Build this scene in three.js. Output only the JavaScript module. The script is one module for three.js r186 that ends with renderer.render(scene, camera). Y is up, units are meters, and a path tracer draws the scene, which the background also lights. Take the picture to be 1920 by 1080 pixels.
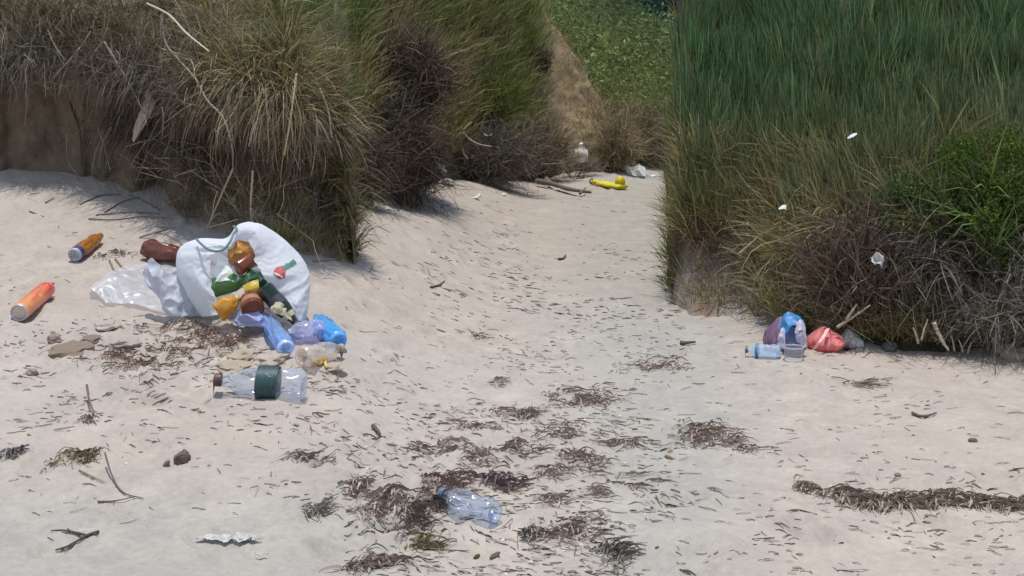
import * as THREE from 'three';
import { ImprovedNoise } from 'three/addons/math/ImprovedNoise.js';
import { mergeGeometries } from 'three/addons/utils/BufferGeometryUtils.js';

// ---------------------------------------------------------------- camera, sky, sun, exposure
const scene = new THREE.Scene();
const F = 2166, HY = 177, EYE = 1.4;                 // focal length and horizon in pixels of a 1920 x 1080 picture, eye height in metres
const FULLH = 2 * (1080 - HY);
const camera = new THREE.PerspectiveCamera(2 * Math.atan(FULLH / 2 / F) * 180 / Math.PI, 1920 / FULLH, 0.1, 900);
camera.position.set(0, EYE, 0);
camera.setViewOffset(1920, FULLH, 0, FULLH - 1080, 1920, 1080);   // a level camera with a shifted lens
const renderer = new THREE.WebGLRenderer({ antialias: true });
renderer.toneMapping = THREE.LinearToneMapping;
renderer.toneMappingExposure = 1.06;
renderer.shadowMap.enabled = true;
{
  const w = 64, h = 32, d = new Float32Array(w * h * 4);
  for (let j = 0; j < h; j++) for (let i = 0; i < w; i++) {
    const e = Math.max(0, ((j + 0.5) / h - 0.5) * 2), k = Math.pow(1 - e, 3), o = (j * w + i) * 4;   // row 0 is the lowest
    d[o] = 0.30 + 0.55 * k; d[o + 1] = 0.46 + 0.44 * k; d[o + 2] = 0.74 + 0.22 * k; d[o + 3] = 1;
  }
  const sky = new THREE.DataTexture(d, w, h, THREE.RGBAFormat, THREE.FloatType);
  sky.mapping = THREE.EquirectangularReflectionMapping; sky.magFilter = THREE.LinearFilter; sky.minFilter = THREE.LinearFilter; sky.needsUpdate = true;
  scene.background = sky; scene.environment = sky;
}
const sun = new THREE.DirectionalLight(new THREE.Color(1, 0.95, 0.88), 3.7);
sun.position.set(-0.2, 18, 1.0); sun.target.position.set(0, 0, -7 + 0.0);
sun.position.add(new THREE.Vector3(0, 0, -7));
sun.castShadow = true; sun.shadow.mapSize.set(4096, 4096);
Object.assign(sun.shadow.camera, { left: -25, right: 25, top: 25, bottom: -25, near: 0.5, far: 80 });
scene.add(sun, sun.target);

// ---------------------------------------------------------------- helpers
const V = (x, y, z) => new THREE.Vector3(x, y, z);
const RGB = (r, g, b) => new THREE.Color().setRGB(r, g, b);
function rng(seed) { let a = seed >>> 0; return () => { a = (a + 0x6d2b79f5) >>> 0; let t = Math.imul(a ^ (a >>> 15), 1 | a); t = (t + Math.imul(t ^ (t >>> 7), 61 | t)) ^ t; return ((t ^ (t >>> 14)) >>> 0) / 4294967296; }; }
const R0 = rng(77);
const rr = (a, b, r = R0) => a + (b - a) * r();
const gauss = (r = R0) => (r() + r() + r() + r() - 2) * 0.87;
const perlin = new ImprovedNoise();
const noise = (x, y, z = 0) => perlin.noise(x + 131.3, y + 57.7, z + 19.1);
const fbm = (x, y, o = 4, z = 0) => { let s = 0, a = 0.5; for (let i = 0; i < o; i++) { s += a * noise(x, y, z + i * 7.3); x *= 2.03; y *= 2.03; a *= 0.5; } return s; };
const clamp = (x, a = 0, b = 1) => Math.min(b, Math.max(a, x));
const smooth = (a, b, x) => { const t = clamp((x - a) / (b - a)); return t * t * (3 - 2 * t); };
const mix = (a, b, t) => a + (b - a) * t;
function lerpTable(T, x) {                              // T: rows [x, value...], linear
  if (x <= T[0][0]) return T[0][1];
  for (let i = 1; i < T.length; i++) if (x <= T[i][0]) { const t = (x - T[i - 1][0]) / (T[i][0] - T[i - 1][0]); return mix(T[i - 1][1], T[i][1], t * t * (3 - 2 * t) * 0.6 + t * 0.4); }
  return T[T.length - 1][1];
}
const at = (px, py, D) => V((px - 960) / F * D, EYE - (py - HY) / F * D, -D);   // the point at depth D that stands at that place of the picture

const used = {};
function numbered(n) { const k = used[n] = (used[n] ?? -1) + 1; return k ? n + '_' + String(k).padStart(3, '0') : n; }
function tag(o, label, category, group, kind) { if (label) o.userData.label = label; if (category) o.userData.category = category; if (group) o.userData.group = group; if (kind) o.userData.kind = kind; return o; }
function add(o, name) { o.name = numbered(name); o.traverse(c => { if (c.isMesh) { c.castShadow = true; c.receiveShadow = true; } }); scene.add(o); return o; }
function mesh(name, geo, mat, parent) { const m = new THREE.Mesh(geo, mat); m.castShadow = m.receiveShadow = true; if (parent) { m.name = name; parent.add(m); } else { m.name = numbered(name); scene.add(m); } return m; }
function group(name, pos) { const g = new THREE.Group(); g.name = numbered(name); g.position.copy(pos); scene.add(g); return g; }
function struct(o) { o.userData.kind = 'structure'; return o; }

const mat = (c, o = {}) => new THREE.MeshStandardMaterial({ color: c, roughness: 0.9, side: THREE.DoubleSide, ...o });
const phys = (c, o = {}) => new THREE.MeshPhysicalMaterial({ color: c, roughness: 0.9, side: THREE.DoubleSide, ...o });
const vcol = (o = {}) => mat(0xffffff, { vertexColors: true, ...o });
const leafMat = phys(0xffffff, { vertexColors: true, transmission: 0.3, roughness: 1, thickness: 0, specularIntensity: 0 });
const strawMat = mat(0xffffff, { vertexColors: true, roughness: 0.95 });
const weedMat = vcol({ roughness: 0.95 });
const woodMat = vcol({ roughness: 0.9 });

// strips, tubes and lumps gathered into one geometry with vertex colours
class GB {
  constructor() { this.p = []; this.c = []; this.i = []; }
  v(P, col) { this.p.push(P.x, P.y, P.z); this.c.push(col[0], col[1], col[2]); return this.p.length / 3 - 1; }
  ribbon(pts, w, side, col, col2 = col) {               // w: half widths
    const n = pts.length; let a, b;
    for (let k = 0; k < n; k++) {
      const t = k / (n - 1), c = [0, 1, 2].map(q => mix(col[q], col2[q], t)), s = side.clone().multiplyScalar(w[k] ?? w(t));
      const x = this.v(pts[k].clone().add(s), c), y = this.v(pts[k].clone().sub(s), c);
      if (k) this.i.push(a, b, x, b, y, x);
      a = x; b = y;
    }
    return this;
  }
  tube(pts, rad, sides, col, col2 = col) {
    const n = pts.length, rows = [];
    for (let k = 0; k < n; k++) {
      const d = (k < n - 1 ? pts[k + 1].clone().sub(pts[k]) : pts[k].clone().sub(pts[k - 1])).normalize();
      const s = V(d.z + 0.3, 0.1, -d.x + 0.17).cross(d).normalize(), u = d.clone().cross(s), t = k / (n - 1), c = [0, 1, 2].map(q => mix(col[q], col2[q], t)), r = typeof rad === 'function' ? rad(t) : rad[k], row = [];
      for (let j = 0; j < sides; j++) { const a = j / sides * Math.PI * 2; row.push(this.v(pts[k].clone().addScaledVector(s, Math.cos(a) * r).addScaledVector(u, Math.sin(a) * r), c)); }
      rows.push(row);
      if (k) for (let j = 0; j < sides; j++) { const q = (j + 1) % sides, A = rows[k - 1]; this.i.push(A[j], A[q], row[j], A[q], row[q], row[j]); }
    }
    for (const [row, e] of [[rows[0], 0], [rows[n - 1], 1]]) for (let j = 1; j < sides - 1; j++) e ? this.i.push(row[0], row[j], row[j + 1]) : this.i.push(row[0], row[j + 1], row[j]);
    return this;
  }
  leaf(P, dir, side, L, w, col) {
    const a = this.v(P, col), b = this.v(P.clone().addScaledVector(dir, L * 0.5).addScaledVector(side, w), col), c = this.v(P.clone().addScaledVector(dir, L), col), d = this.v(P.clone().addScaledVector(dir, L * 0.5).addScaledVector(side, -w), col);
    this.i.push(a, b, d, b, c, d); return this;
  }
  build() {
    const g = new THREE.BufferGeometry();
    g.setAttribute('position', new THREE.Float32BufferAttribute(this.p, 3)); g.setAttribute('color', new THREE.Float32BufferAttribute(this.c, 3)); g.setIndex(this.i); g.computeVertexNormals(); return g;
  }
}
const sph = (r = R0) => { const z = r() * 2 - 1, a = r() * 6.2832, q = Math.sqrt(1 - z * z); return V(q * Math.cos(a), z, q * Math.sin(a)); };
const shade = (c, k) => c.map(x => x * k);
const catmull = (pts, n) => new THREE.CatmullRomCurve3(pts).getPoints(n);
let triangles = 0;
function merged(geo, list) {                            // copies of a tuft joined into one geometry, each with its own tint
  const P = geo.attributes.position.array, N = geo.attributes.normal.array, C = geo.attributes.color.array, I = geo.index.array, n = P.length / 3, L = list.length;
  const p = new Float32Array(n * 3 * L), nn = new Float32Array(n * 3 * L), c = new Float32Array(n * 3 * L), idx = new Uint32Array(I.length * L), q = new THREE.Quaternion(), e_ = new THREE.Euler(), v = V(0, 0, 0);
  list.forEach((e, k) => {
    q.setFromEuler(e_.set(e.tilt ?? 0, e.ry ?? 0, e.tz ?? 0, 'XZY')); const t = e.c ?? [1, 1, 1], o = k * n * 3;
    for (let i = 0; i < n * 3; i += 3) {
      v.set(P[i] * e.s, P[i + 1] * e.s * (e.sy ?? 1), P[i + 2] * e.s).applyQuaternion(q); p[o + i] = v.x + e.p.x; p[o + i + 1] = v.y + e.p.y; p[o + i + 2] = v.z + e.p.z;
      v.set(N[i], N[i + 1], N[i + 2]).applyQuaternion(q); nn[o + i] = v.x; nn[o + i + 1] = v.y; nn[o + i + 2] = v.z;
      c[o + i] = C[i] * t[0]; c[o + i + 1] = C[i + 1] * t[1]; c[o + i + 2] = C[i + 2] * t[2];
    }
    for (let i = 0; i < I.length; i++) idx[k * I.length + i] = I[i] + k * n;
  });
  const g = new THREE.BufferGeometry(); g.setAttribute('position', new THREE.BufferAttribute(p, 3)); g.setAttribute('normal', new THREE.BufferAttribute(nn, 3)); g.setAttribute('color', new THREE.BufferAttribute(c, 3)); g.setIndex(new THREE.BufferAttribute(idx, 1));
  triangles += idx.length / 3; return g;
}
function scatter(name, shapes, material, list, parent) {   // list: [{p, s, ry, tilt, tz, c}], dealt out to the shapes in turn
  const m = mesh(name, mergeGeometries(shapes.map((g, i) => merged(g, list.filter((_, k) => k % shapes.length === i)))), material, parent);
  m.userData.kind = 'stuff'; return m;
}

// ---------------------------------------------------------------- the ground: a beach that rises to a dune foot at the left
const cols = [
  [-400, [[1100, 660], [1070, 635], [600, 372], [430, 302], [330, 268], [300, 256]]],
  [320, [[1100, 660], [1070, 635], [600, 372], [430, 302], [330, 268], [300, 256]]],
  [500, [[1100, 660], [1070, 635], [640, 390], [480, 320], [400, 284]]],
  [643, [[1100, 660], [1070, 636], [640, 378], [480, 298], [385, 238]]],
  [800, [[1100, 660], [1070, 637], [800, 455], [640, 350], [480, 263], [380, 200]]],
  [900, [[1100, 660], [1070, 638], [800, 450], [640, 339], [480, 238], [345, 152]]],
  [1000, [[1100, 660], [1070, 638], [800, 446], [640, 333], [480, 223], [345, 133]]],
  [1120, [[1100, 660], [1070, 638], [640, 331], [480, 216], [400, 167], [322, 118]]],
  [1277, [[1100, 660], [1070, 638], [640, 331], [480, 216], [400, 160], [335, 115]]],
  [1600, [[1100, 660], [1070, 638], [640, 331], [480, 216], [400, 159], [330, 109]]],
  [2600, [[1100, 660], [1070, 638], [640, 331], [480, 216], [400, 159], [330, 109]]],
].map(([px, pts]) => ({ u: (px - 960) / F, pts: pts.map(([y, s]) => [F / s, EYE - (y - HY) / s]) }));
function profile(c, D) {                                // monotone cubic through the points of a column
  const P = c.pts, n = P.length;
  if (D <= P[0][0]) return P[0][1];
  if (D >= P[n - 1][0]) return P[n - 1][1] + 0.02 * Math.min(3, D - P[n - 1][0]);
  let i = 0; while (D > P[i + 1][0]) i++;
  const sl = k => (P[k + 1][1] - P[k][1]) / (P[k + 1][0] - P[k][0]);
  const tan = k => k <= 0 || k >= n - 1 ? (k <= 0 ? 0 : sl(n - 2) * 0.5) : sl(k - 1) * sl(k) <= 0 ? 0 : (sl(k - 1) + sl(k)) / 2;
  const h = P[i + 1][0] - P[i][0], t = (D - P[i][0]) / h, t2 = t * t, t3 = t2 * t;
  return (2 * t3 - 3 * t2 + 1) * P[i][1] + (t3 - 2 * t2 + t) * h * tan(i) + (3 * t2 - 2 * t3) * P[i + 1][1] + (t3 - t2) * h * tan(i + 1);
}
function baseH(u, D) {
  const n = cols.length;
  if (u <= cols[0].u) return profile(cols[0], D);
  if (u >= cols[n - 1].u) return profile(cols[n - 1], D);
  let i = 0; while (u > cols[i + 1].u) i++;
  const y = k => profile(cols[clamp(k, 0, n - 1)], D), X = k => cols[clamp(k, 0, n - 1)].u;
  const h = X(i + 1) - X(i), t = (u - X(i)) / h, t2 = t * t, t3 = t2 * t, y0 = y(i), y1 = y(i + 1);
  const m0 = i > 0 ? (y1 - y(i - 1)) / (X(i + 1) - X(i - 1)) : 0, m1 = i < n - 2 ? (y(i + 2) - y0) / (X(i + 2) - X(i)) : 0;
  return (2 * t3 - 3 * t2 + 1) * y0 + (t3 - 2 * t2 + t) * h * m0 + (3 * t2 - 2 * t3) * y1 + (t3 - t2) * h * m1;
}
function hash2(i, j) { let h = (i * 374761393 + j * 668265263) | 0; h = Math.imul(h ^ (h >>> 13), 1274126177); return ((h ^ (h >>> 16)) >>> 0) / 4294967296; }
function dents(x, z) {                                  // old footprints
  const C = 0.34, ci = Math.floor(x / C), cj = Math.floor(z / C); let s = 0;
  for (let i = ci - 1; i <= ci + 1; i++) for (let j = cj - 1; j <= cj + 1; j++) {
    const q = hash2(i, j); if (q > 0.5) continue;
    const dx = x - (i + hash2(i + 91, j)) * C, dz = z - (j + hash2(i, j + 57)) * C, a = hash2(i + 7, j + 13) * 3.14, ca = Math.cos(a), sa = Math.sin(a);
    const p = (dx * ca + dz * sa) / 0.12, r = (-dx * sa + dz * ca) / 0.065, e = p * p + r * r;
    if (e < 4) s += (0.4 + q) * (-0.016 * Math.exp(-e * 1.6) + 0.007 * Math.exp(-(e - 1.5) * (e - 1.5) * 1.5));
  }
  return s;
}
let messy = () => 0;
function groundXZ(x, z) {
  const D = Math.max(1.5, -z), u = x / D;
  return baseH(u, D) + 0.03 * noise(x * 1.1, z * 1.1) + 0.016 * noise(x * 3.1, z * 3.1, 4) + dents(x, z) * 2.2 + (0.008 + 0.034 * messy(x, z)) * noise(x * 9, z * 9, 8) + (0.003 + 0.017 * messy(x, z)) * noise(x * 23, z * 23, 2);
}
function G(px, py) {                                    // where the sight line through that place meets the sand
  const u = (px - 960) / F, k = (py - HY) / F, f = D => groundXZ(u * D, -D) - (EYE - k * D);
  let a = 1.6, b = a; while (b < 60) { b = a + 0.03 + a * 0.004; if (f(b) > 0) break; a = b; }
  for (let i = 0; i < 18; i++) { const m = (a + b) / 2; f(m) > 0 ? (b = m) : (a = m); }
  return V(u * a, groundXZ(u * a, -a), -a);
}
const onSand = (x, z, up = 0) => V(x, groundXZ(x, z) + up, z);
{
  const spots = [[250, 655, 0.42], [400, 660, 0.35], [130, 660, 0.3], [520, 690, 0.3], [300, 720, 0.3], [620, 700, .25], [760, 860, 0.5], [900, 860, 0.5], [700, 980, 0.4]].map(([a, b, r]) => [G(a, b), r]);
  messy = (x, z) => { let s = 0; for (const [p, r] of spots) { const d = ((x - p.x) ** 2 + ((z - p.z) * 1.2) ** 2) / (r * r); if (d < 6) s = Math.max(s, Math.exp(-d)); } return s; };
}
function sandTextures() {
  const n = 512, d = new Uint8Array(n * n * 4), b = new Uint8Array(n * n * 4), r = rng(5), per = (x, y, f, z) => {   // tileable
    const a = x / n, c = y / n, N = (p, q) => noise(p * f, q * f, z);
    return N(a, c) * (1 - a) * (1 - c) + N(a - 1, c) * a * (1 - c) + N(a, c - 1) * (1 - a) * c + N(a - 1, c - 1) * a * c;
  };
  for (let j = 0; j < n; j++) for (let i = 0; i < n; i++) {
    const o = (j * n + i) * 4, big = per(i, j, 5, 1) + 0.6 * per(i, j, 13, 2), mid = per(i, j, 40, 3), g = r() - 0.5, dark = r() > 0.992 ? -0.3 : 0;
    const k = 1 + 0.16 * big + 0.12 * mid + 0.12 * g + dark;
    d[o] = clamp(226 * Math.pow(k, 0.6), 0, 255); d[o + 1] = clamp(220 * Math.pow(k, 0.6), 0, 255); d[o + 2] = clamp(213 * Math.pow(k, 0.6) - 3 * big, 0, 255); d[o + 3] = 255;
    const e = 128 + 60 * mid + 40 * per(i, j, 90, 6) + 40 * g; b[o] = b[o + 1] = b[o + 2] = clamp(e, 0, 255); b[o + 3] = 255;
  }
  const mk = (a, s) => { const t = new THREE.DataTexture(a, n, n); t.wrapS = t.wrapT = THREE.RepeatWrapping; t.magFilter = THREE.LinearFilter; t.repeat.set(1 / 1.3, 1 / 1.3); if (s) t.colorSpace = THREE.SRGBColorSpace; t.needsUpdate = true; return t; };
  return [mk(d, true), mk(b, false)];
}
const [sandMap, sandBump] = sandTextures();
const sandMat = new THREE.MeshStandardMaterial({ color: 0xffffff, map: sandMap, bumpMap: sandBump, bumpScale: 0.006, roughness: 0.95, vertexColors: true, side: THREE.DoubleSide });
function sandColor(x, z) {
  const D = Math.max(1.5, -z), u = x / D, px = u * F + 960, py = HY + (EYE - baseH(u, D)) * F / D;
  const damp = clamp(smooth(900, 1230, px) * smooth(1500, 1270, px) * 0.9 + smooth(800, 1000, py) * smooth(1000, 560, px) * 0.8 + 0.25 * fbm(x * 0.9, z * 0.9) + 0.15 * fbm(x * 4, z * 4));
  const warm = clamp(0.5 + fbm(x * 0.6 + 9, z * 0.6) + smooth(1300, 1700, px) * 0.4);
  const k = 1 + 0.10 * fbm(x * 2.3, z * 2.3, 3, 5);
  const a = [mix(0.475, 0.487, warm), mix(0.442, 0.436, warm), mix(0.415, 0.396, warm)], b = [0.42, 0.415, 0.39];
  return a.map((v, i) => mix(v, b[i], damp) * k);
}
{
  const us = [], Ds = [];
  for (const u of [-40, -15, -6, -3, -1.8, -1.2, -0.9, -0.7, -0.6, -0.53]) us.push(u);
  for (let i = 0; i <= 580; i++) us.push(-0.48 + 0.96 * i / 580);
  for (const u of [0.53, 0.6, 0.7, 0.9, 1.2, 1.8, 3, 6, 15, 40]) us.push(u);
  for (const D of [-60, -20, -8, -3, -1, 0.2, 1, 1.6, 2.1, 2.5, 2.8, 3]) Ds.push(D);
  for (let i = 0; i <= 350; i++) { const y = 1110 - (1110 - 470) * i / 350; Ds.push(EYE * F / (y - HY)); }
  for (let i = 1; i <= 110; i++) { const t = i / 110; Ds.push(mix(EYE * F / (470 - HY), 27, t)); }
  for (const D of [29, 32, 38, 48, 65, 100, 160, 260, 420]) Ds.push(D);
  const nu = us.length, nd = Ds.length, p = new Float32Array(nu * nd * 3), c = new Float32Array(nu * nd * 3), uv = new Float32Array(nu * nd * 2), idx = [];
  for (let j = 0; j < nd; j++) for (let i = 0; i < nu; i++) {
    const z = -Ds[j], x = us[i] * Math.max(1.5, Ds[j]), k = j * nu + i, q = sandColor(x, z);
    const near = Math.abs(us[i]) < 0.49 && Ds[j] > 2.9 && Ds[j] < 12 ? 0.003 * noise(x * 48, z * 48, 3) + 0.0022 * noise(x * 95, z * 95, 5) : 0;
    p.set([x, groundXZ(x, z) + near, z], k * 3); c.set(q, k * 3); uv.set([x, z], k * 2);
    if (i && j) idx.push(k, k - 1, k - nu, k - 1, k - nu - 1, k - nu);
  }
  const g = new THREE.BufferGeometry();
  g.setAttribute('position', new THREE.BufferAttribute(p, 3)); g.setAttribute('color', new THREE.BufferAttribute(c, 3)); g.setAttribute('uv', new THREE.BufferAttribute(uv, 2)); g.setIndex(idx); g.computeVertexNormals();
  struct(mesh('sand_beach', g, sandMat));
}
// ---------------------------------------------------------------- banks and hills
function bank({ px0, px1, nu, foot, prof, nt, color, rough, name, end = () => 1 }) {
  const uAt = i => (mix(px0, px1, i / nu) - 960) / F;
  const S = (u, t, dry) => {
    const px = u * F + 960, D0 = lerpTable(foot, px), q0 = prof(px, t), b = q0[0], en = end(px, Math.max(0, q0[1])), h = (q0[1] > 0 ? q0[1] * en : q0[1]) - 0.2 * (1 - en), k = (dry ? 0 : 1) * en;
    const x0 = u * D0, base = baseH(u, D0), D = D0 + b, q = rough(px, t) * k;
    const e = fbm(x0 * 1.3 + 3, h * 1.3 + D * 0.4, 4) * q + fbm(x0 * 7, h * 7 + D, 3, 9) * q * 0.25;
    const gr = k * (name === 'earth_bank' ? 0.07 * Math.max(0, 1 - Math.abs(noise(x0 * 2.1, 4)) * 8) * smooth(0.02, 0.1, t) - 0.03 * fbm(x0 * 16, h * 11, 4) : 0), E = e - gr;
    return V(u * (D - E), base + h + e * 0.5, -(D - E));
  };
  const p = [], c = [], uv = [], idx = [], W = nu + 3, put = (P, q) => { p.push(P.x, P.y, P.z); c.push(...q); uv.push(P.x * 2.2, P.y * 2.2 + P.z * 1.1); };
  for (let j = 0; j <= nt; j++) {
    const t = j / nt;
    for (let i = -1; i <= nu + 1; i++) {
      const ii = clamp(i, 0, nu), u = uAt(ii), P = S(u, t), q = color(u * F + 960, t, P);
      if (i < 0 || i > nu) P.y = -1.2;                   // the end of the bank comes down to the sand
      put(P, q);
      if (j && i >= 0) { const k = j * W + i + 1; idx.push(k, k - 1, k - W, k - 1, k - W - 1, k - W); }
    }
  }
  const g = new THREE.BufferGeometry();
  g.setAttribute('position', new THREE.Float32BufferAttribute(p, 3)); g.setAttribute('color', new THREE.Float32BufferAttribute(c, 3)); g.setAttribute('uv', new THREE.Float32BufferAttribute(uv, 2)); g.setIndex(idx); g.computeVertexNormals();
  struct(mesh(name, g, vcol({ roughness: 0.97, map: sandMap, bumpMap: sandBump, bumpScale: 0.03 })));
  return S;
}
const footD = rows => rows.map(([px, py]) => [px, -G(px, py).z]);
const profOf = rows => t => { const x = t * (rows.length - 1), i = Math.min(rows.length - 2, Math.floor(x)), f = x - i; return [0, 1].map(k => mix(rows[i][k], rows[i + 1][k], f)); };
const earth = (P, k = 1) => { const n = Math.max(0.25, 1 + 0.75 * fbm(P.x * 3, P.y * 3, 4) + 0.6 * fbm(P.x * 13, P.y * 7, 3)); return [0.21 * n * k, 0.168 * n * k, 0.12 * n * k]; };

// left: an earth wall with an overhanging lip that turns into a grassy slope
const wallProf = profOf([[0.1, -0.2], [0.1, 0], [0.1, 0.12], [0.09, 0.26], [0.08, 0.4], [0.05, 0.52], [-0.05, 0.62], [-0.16, 0.72], [-0.16, 0.82], [-0.02, 0.94], [0.2, 1.12], [0.8, 1.42], [2, 1.8], [6, 2.5]]);
const slopeProf = profOf([[0, -0.2], [0, 0], [0.1, 0.1], [0.2, 0.24], [0.27, 0.4], [0.28, 0.53], [0.2, 0.66], [0.06, 0.8], [0.0, 0.92], [0.05, 1.06], [0.25, 1.24], [0.8, 1.55], [2, 1.95], [6, 2.6]]);
const footA = footD([[-500, 322], [-100, 325], [0, 331], [110, 331], [200, 354], [300, 390], [400, 434], [470, 462], [520, 474], [643, 490]]);
const SA = bank({ name: 'earth_bank', end: (px, h) => smooth(676, 640, px + 9 * noise(h * 5, 2)), px0: -500, px1: 680, nu: 310, nt: 130, foot: footA,
  prof: (px, t) => { const w = smooth(300, 420, px), a = wallProf(t), b = slopeProf(t); return [mix(a[0], b[0], w) + 0.3 * Math.exp(-(((px - 288) / 26) ** 2)) * smooth(0.62, 0.5, t) * smooth(0.02, 0.12, t) + (0.16 * noise(px / 62, 1.5) + 0.07 * noise(px / 21, 4)) * smooth(0.35, 0.55, t) * smooth(330, 400, px), mix(a[1], b[1], w) + 0.12 * noise(px / 55, 6.5) * smooth(0.4, 0.6, t) * smooth(330, 400, px)]; },
  rough: (px, t) => (t < 0.1 ? 0.02 : 0.13),
  color: (px, t, P) => { const sandy = smooth(0.3, 0.1, t) * smooth(330, 420, px) + smooth(.16, .08, t) * 0.3; const e = earth(P, 1), s = sandColor(P.x, P.z); return e.map((v, i) => mix(v, s[i] * 0.75, clamp(sandy * (0.6 + fbm(P.x * 6, P.y * 6))))); } });

// middle: a bluff that runs down to the right
const footB = footD([[600, 378], [643, 376], [740, 366], [830, 339], [900, 339], [985, 340], [1060, 325], [1120, 322], [1200, 325]]);
const topB = [[600, -160], [950, -110], [1000, -20], [1040, 48], [1080, 105], [1120, 175], [1150, 245], [1185, 315]];
const hB = px => { const D = lerpTable(footB, px), k = (HY - lerpTable(topB, px)) / F, b = baseH((px - 960) / F, D); return Math.max(0.1, (EYE - b + k * D) / (1 - 0.75 * k)); };
const SB = bank({ name: 'grassy_bluff', px0: 645, px1: 1182, nu: 180, nt: 90, foot: footB,
  prof: (px, t) => { const h = hB(px); if (t < 0.05) return [0, -0.3 * (1 - t / 0.05)]; const q = (t - 0.05) / 0.95; return q < 0.75 ? [0.75 * h * q / 0.75, h * Math.pow(q / 0.75, 0.9)] : [0.75 * h + (q - 0.75) * 24, h - (q - 0.75) * 2]; },
  rough: () => 0.22,
  color: (px, t, P) => { const n = clamp(0.5 + fbm(P.x * 1.5, P.y * 1.5)), tan = smooth(975, 1035, px + 30 * fbm(P.x * 2, P.y * 2)) * smooth(0.08, 0.2, t); return [mix(0.06, 0.09, n) + tan * 0.34, mix(0.052, 0.075, n) + tan * 0.275, mix(0.032, 0.04, n) + tan * 0.175]; } });

// right: the tall grass slope
const footD_ = footD([[1270, 587], [1350, 592], [1420, 598], [1500, 624], [1600, 648], [1700, 656], [1800, 653], [1920, 664], [2400, 690]]);
const rightProf = profOf([[-0.4, -0.14], [0, 0.0], [0.16, 0.08], [0.24, 0.24], [0.32, 0.39], [0.42, 0.53], [0.58, 0.68], [0.9, 0.95], [1.4, 1.3], [2, 1.75], [2.8, 2.35], [3.8, 3.0], [6, 4.0], [10, 5]]);
const SD = bank({ name: 'grassy_slope', end: (px, h) => smooth(1249, 1293, px + 10 * noise(h * 4, 7) + 5 * noise(h * 15, 3)), px0: 1245, px1: 2400, nu: 280, nt: 130, foot: footD_,
  prof: (px, t) => rightProf(t), rough: (px, t) => 0.015 + (0.11 + 0.12 * smooth(1500, 1420, px) * smooth(0.5, 0.35, t)) * smooth(0.06, 0.3, t),
  color: (px, t, P) => { const sandy = smooth(1500, 1420, px) * smooth(0.42, 0.3, t + 0.12 * fbm(P.x * 4, P.y * 4)); const n = clamp(0.5 + fbm(P.x * 2.5, P.y * 2.5)), s = sandColor(P.x, P.z); return [0.05 + 0.05 * n, 0.048 + 0.04 * n, 0.03 + 0.02 * n].map((v, i) => mix(v, mix(s[i], [0.3, 0.2, 0.13][i], clamp(0.35 + 1.4 * fbm(P.x * 5, P.y * 7, 4, 3))) * (0.8 + 0.3 * n), sandy)); } });

// far: wooded hills behind the beach
const crestC = [[600, -60], [1000, -60], [1120, -5], [1180, 50], [1230, 68], [1277, 82], [1400, 100], [3000, 110]];
const hillH = (u, D) => { const px = u * F + 960, b = 0.25, cr = EYE + (HY - lerpTable(crestC, px)) / F * 62; return D < 62 ? b + (cr - b) * Math.pow(smooth(19, 64, D) * 0.55 + 0.45 * clamp((D - 20.5) / 41.5), 0.9) : cr - (D - 62) * 0.12; };
function hills(name, D0, D1, px0, px1, H, col) {
  const p = [], c = [], idx = [], nu = 90, nd = 70;
  for (let j = 0; j <= nd; j++) for (let i = 0; i <= nu; i++) {
    const D = mix(D0, D1, j / nd), u = (mix(px0, px1, i / nu) - 960) / F, x = u * D;
    p.push(x, H(u, D) + 0.5 * fbm(x * 0.25, D * 0.25) * smooth(D0, D0 + 6, D) - (j ? 0 : 0.5), -D); c.push(...col);
    const k = j * (nu + 1) + i; if (i && j) idx.push(k, k - 1, k - nu - 1, k - 1, k - nu - 2, k - nu - 1);
  }
  const g = new THREE.BufferGeometry(); g.setAttribute('position', new THREE.Float32BufferAttribute(p, 3)); g.setAttribute('color', new THREE.Float32BufferAttribute(c, 3)); g.setIndex(idx); g.computeVertexNormals();
  return struct(mesh(name, g, vcol()));
}
hills('hillside', 20.8, 95, 300, 3200, hillH, [0.04, 0.05, 0.025]);
const farH = (u, D) => { const px = u * F + 960; return EYE + (HY - lerpTable([[0, -40], [1000, 0], [1300, 30], [2500, 60]], px)) / F * 140 * smooth(100, 140, D) - (D > 140 ? (D - 140) * 0.1 : 0) - 2 * smooth(140, 100, D); };
hills('far_hill', 96, 200, -500, 3000, farH, [0.02, 0.035, 0.025]);

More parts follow.
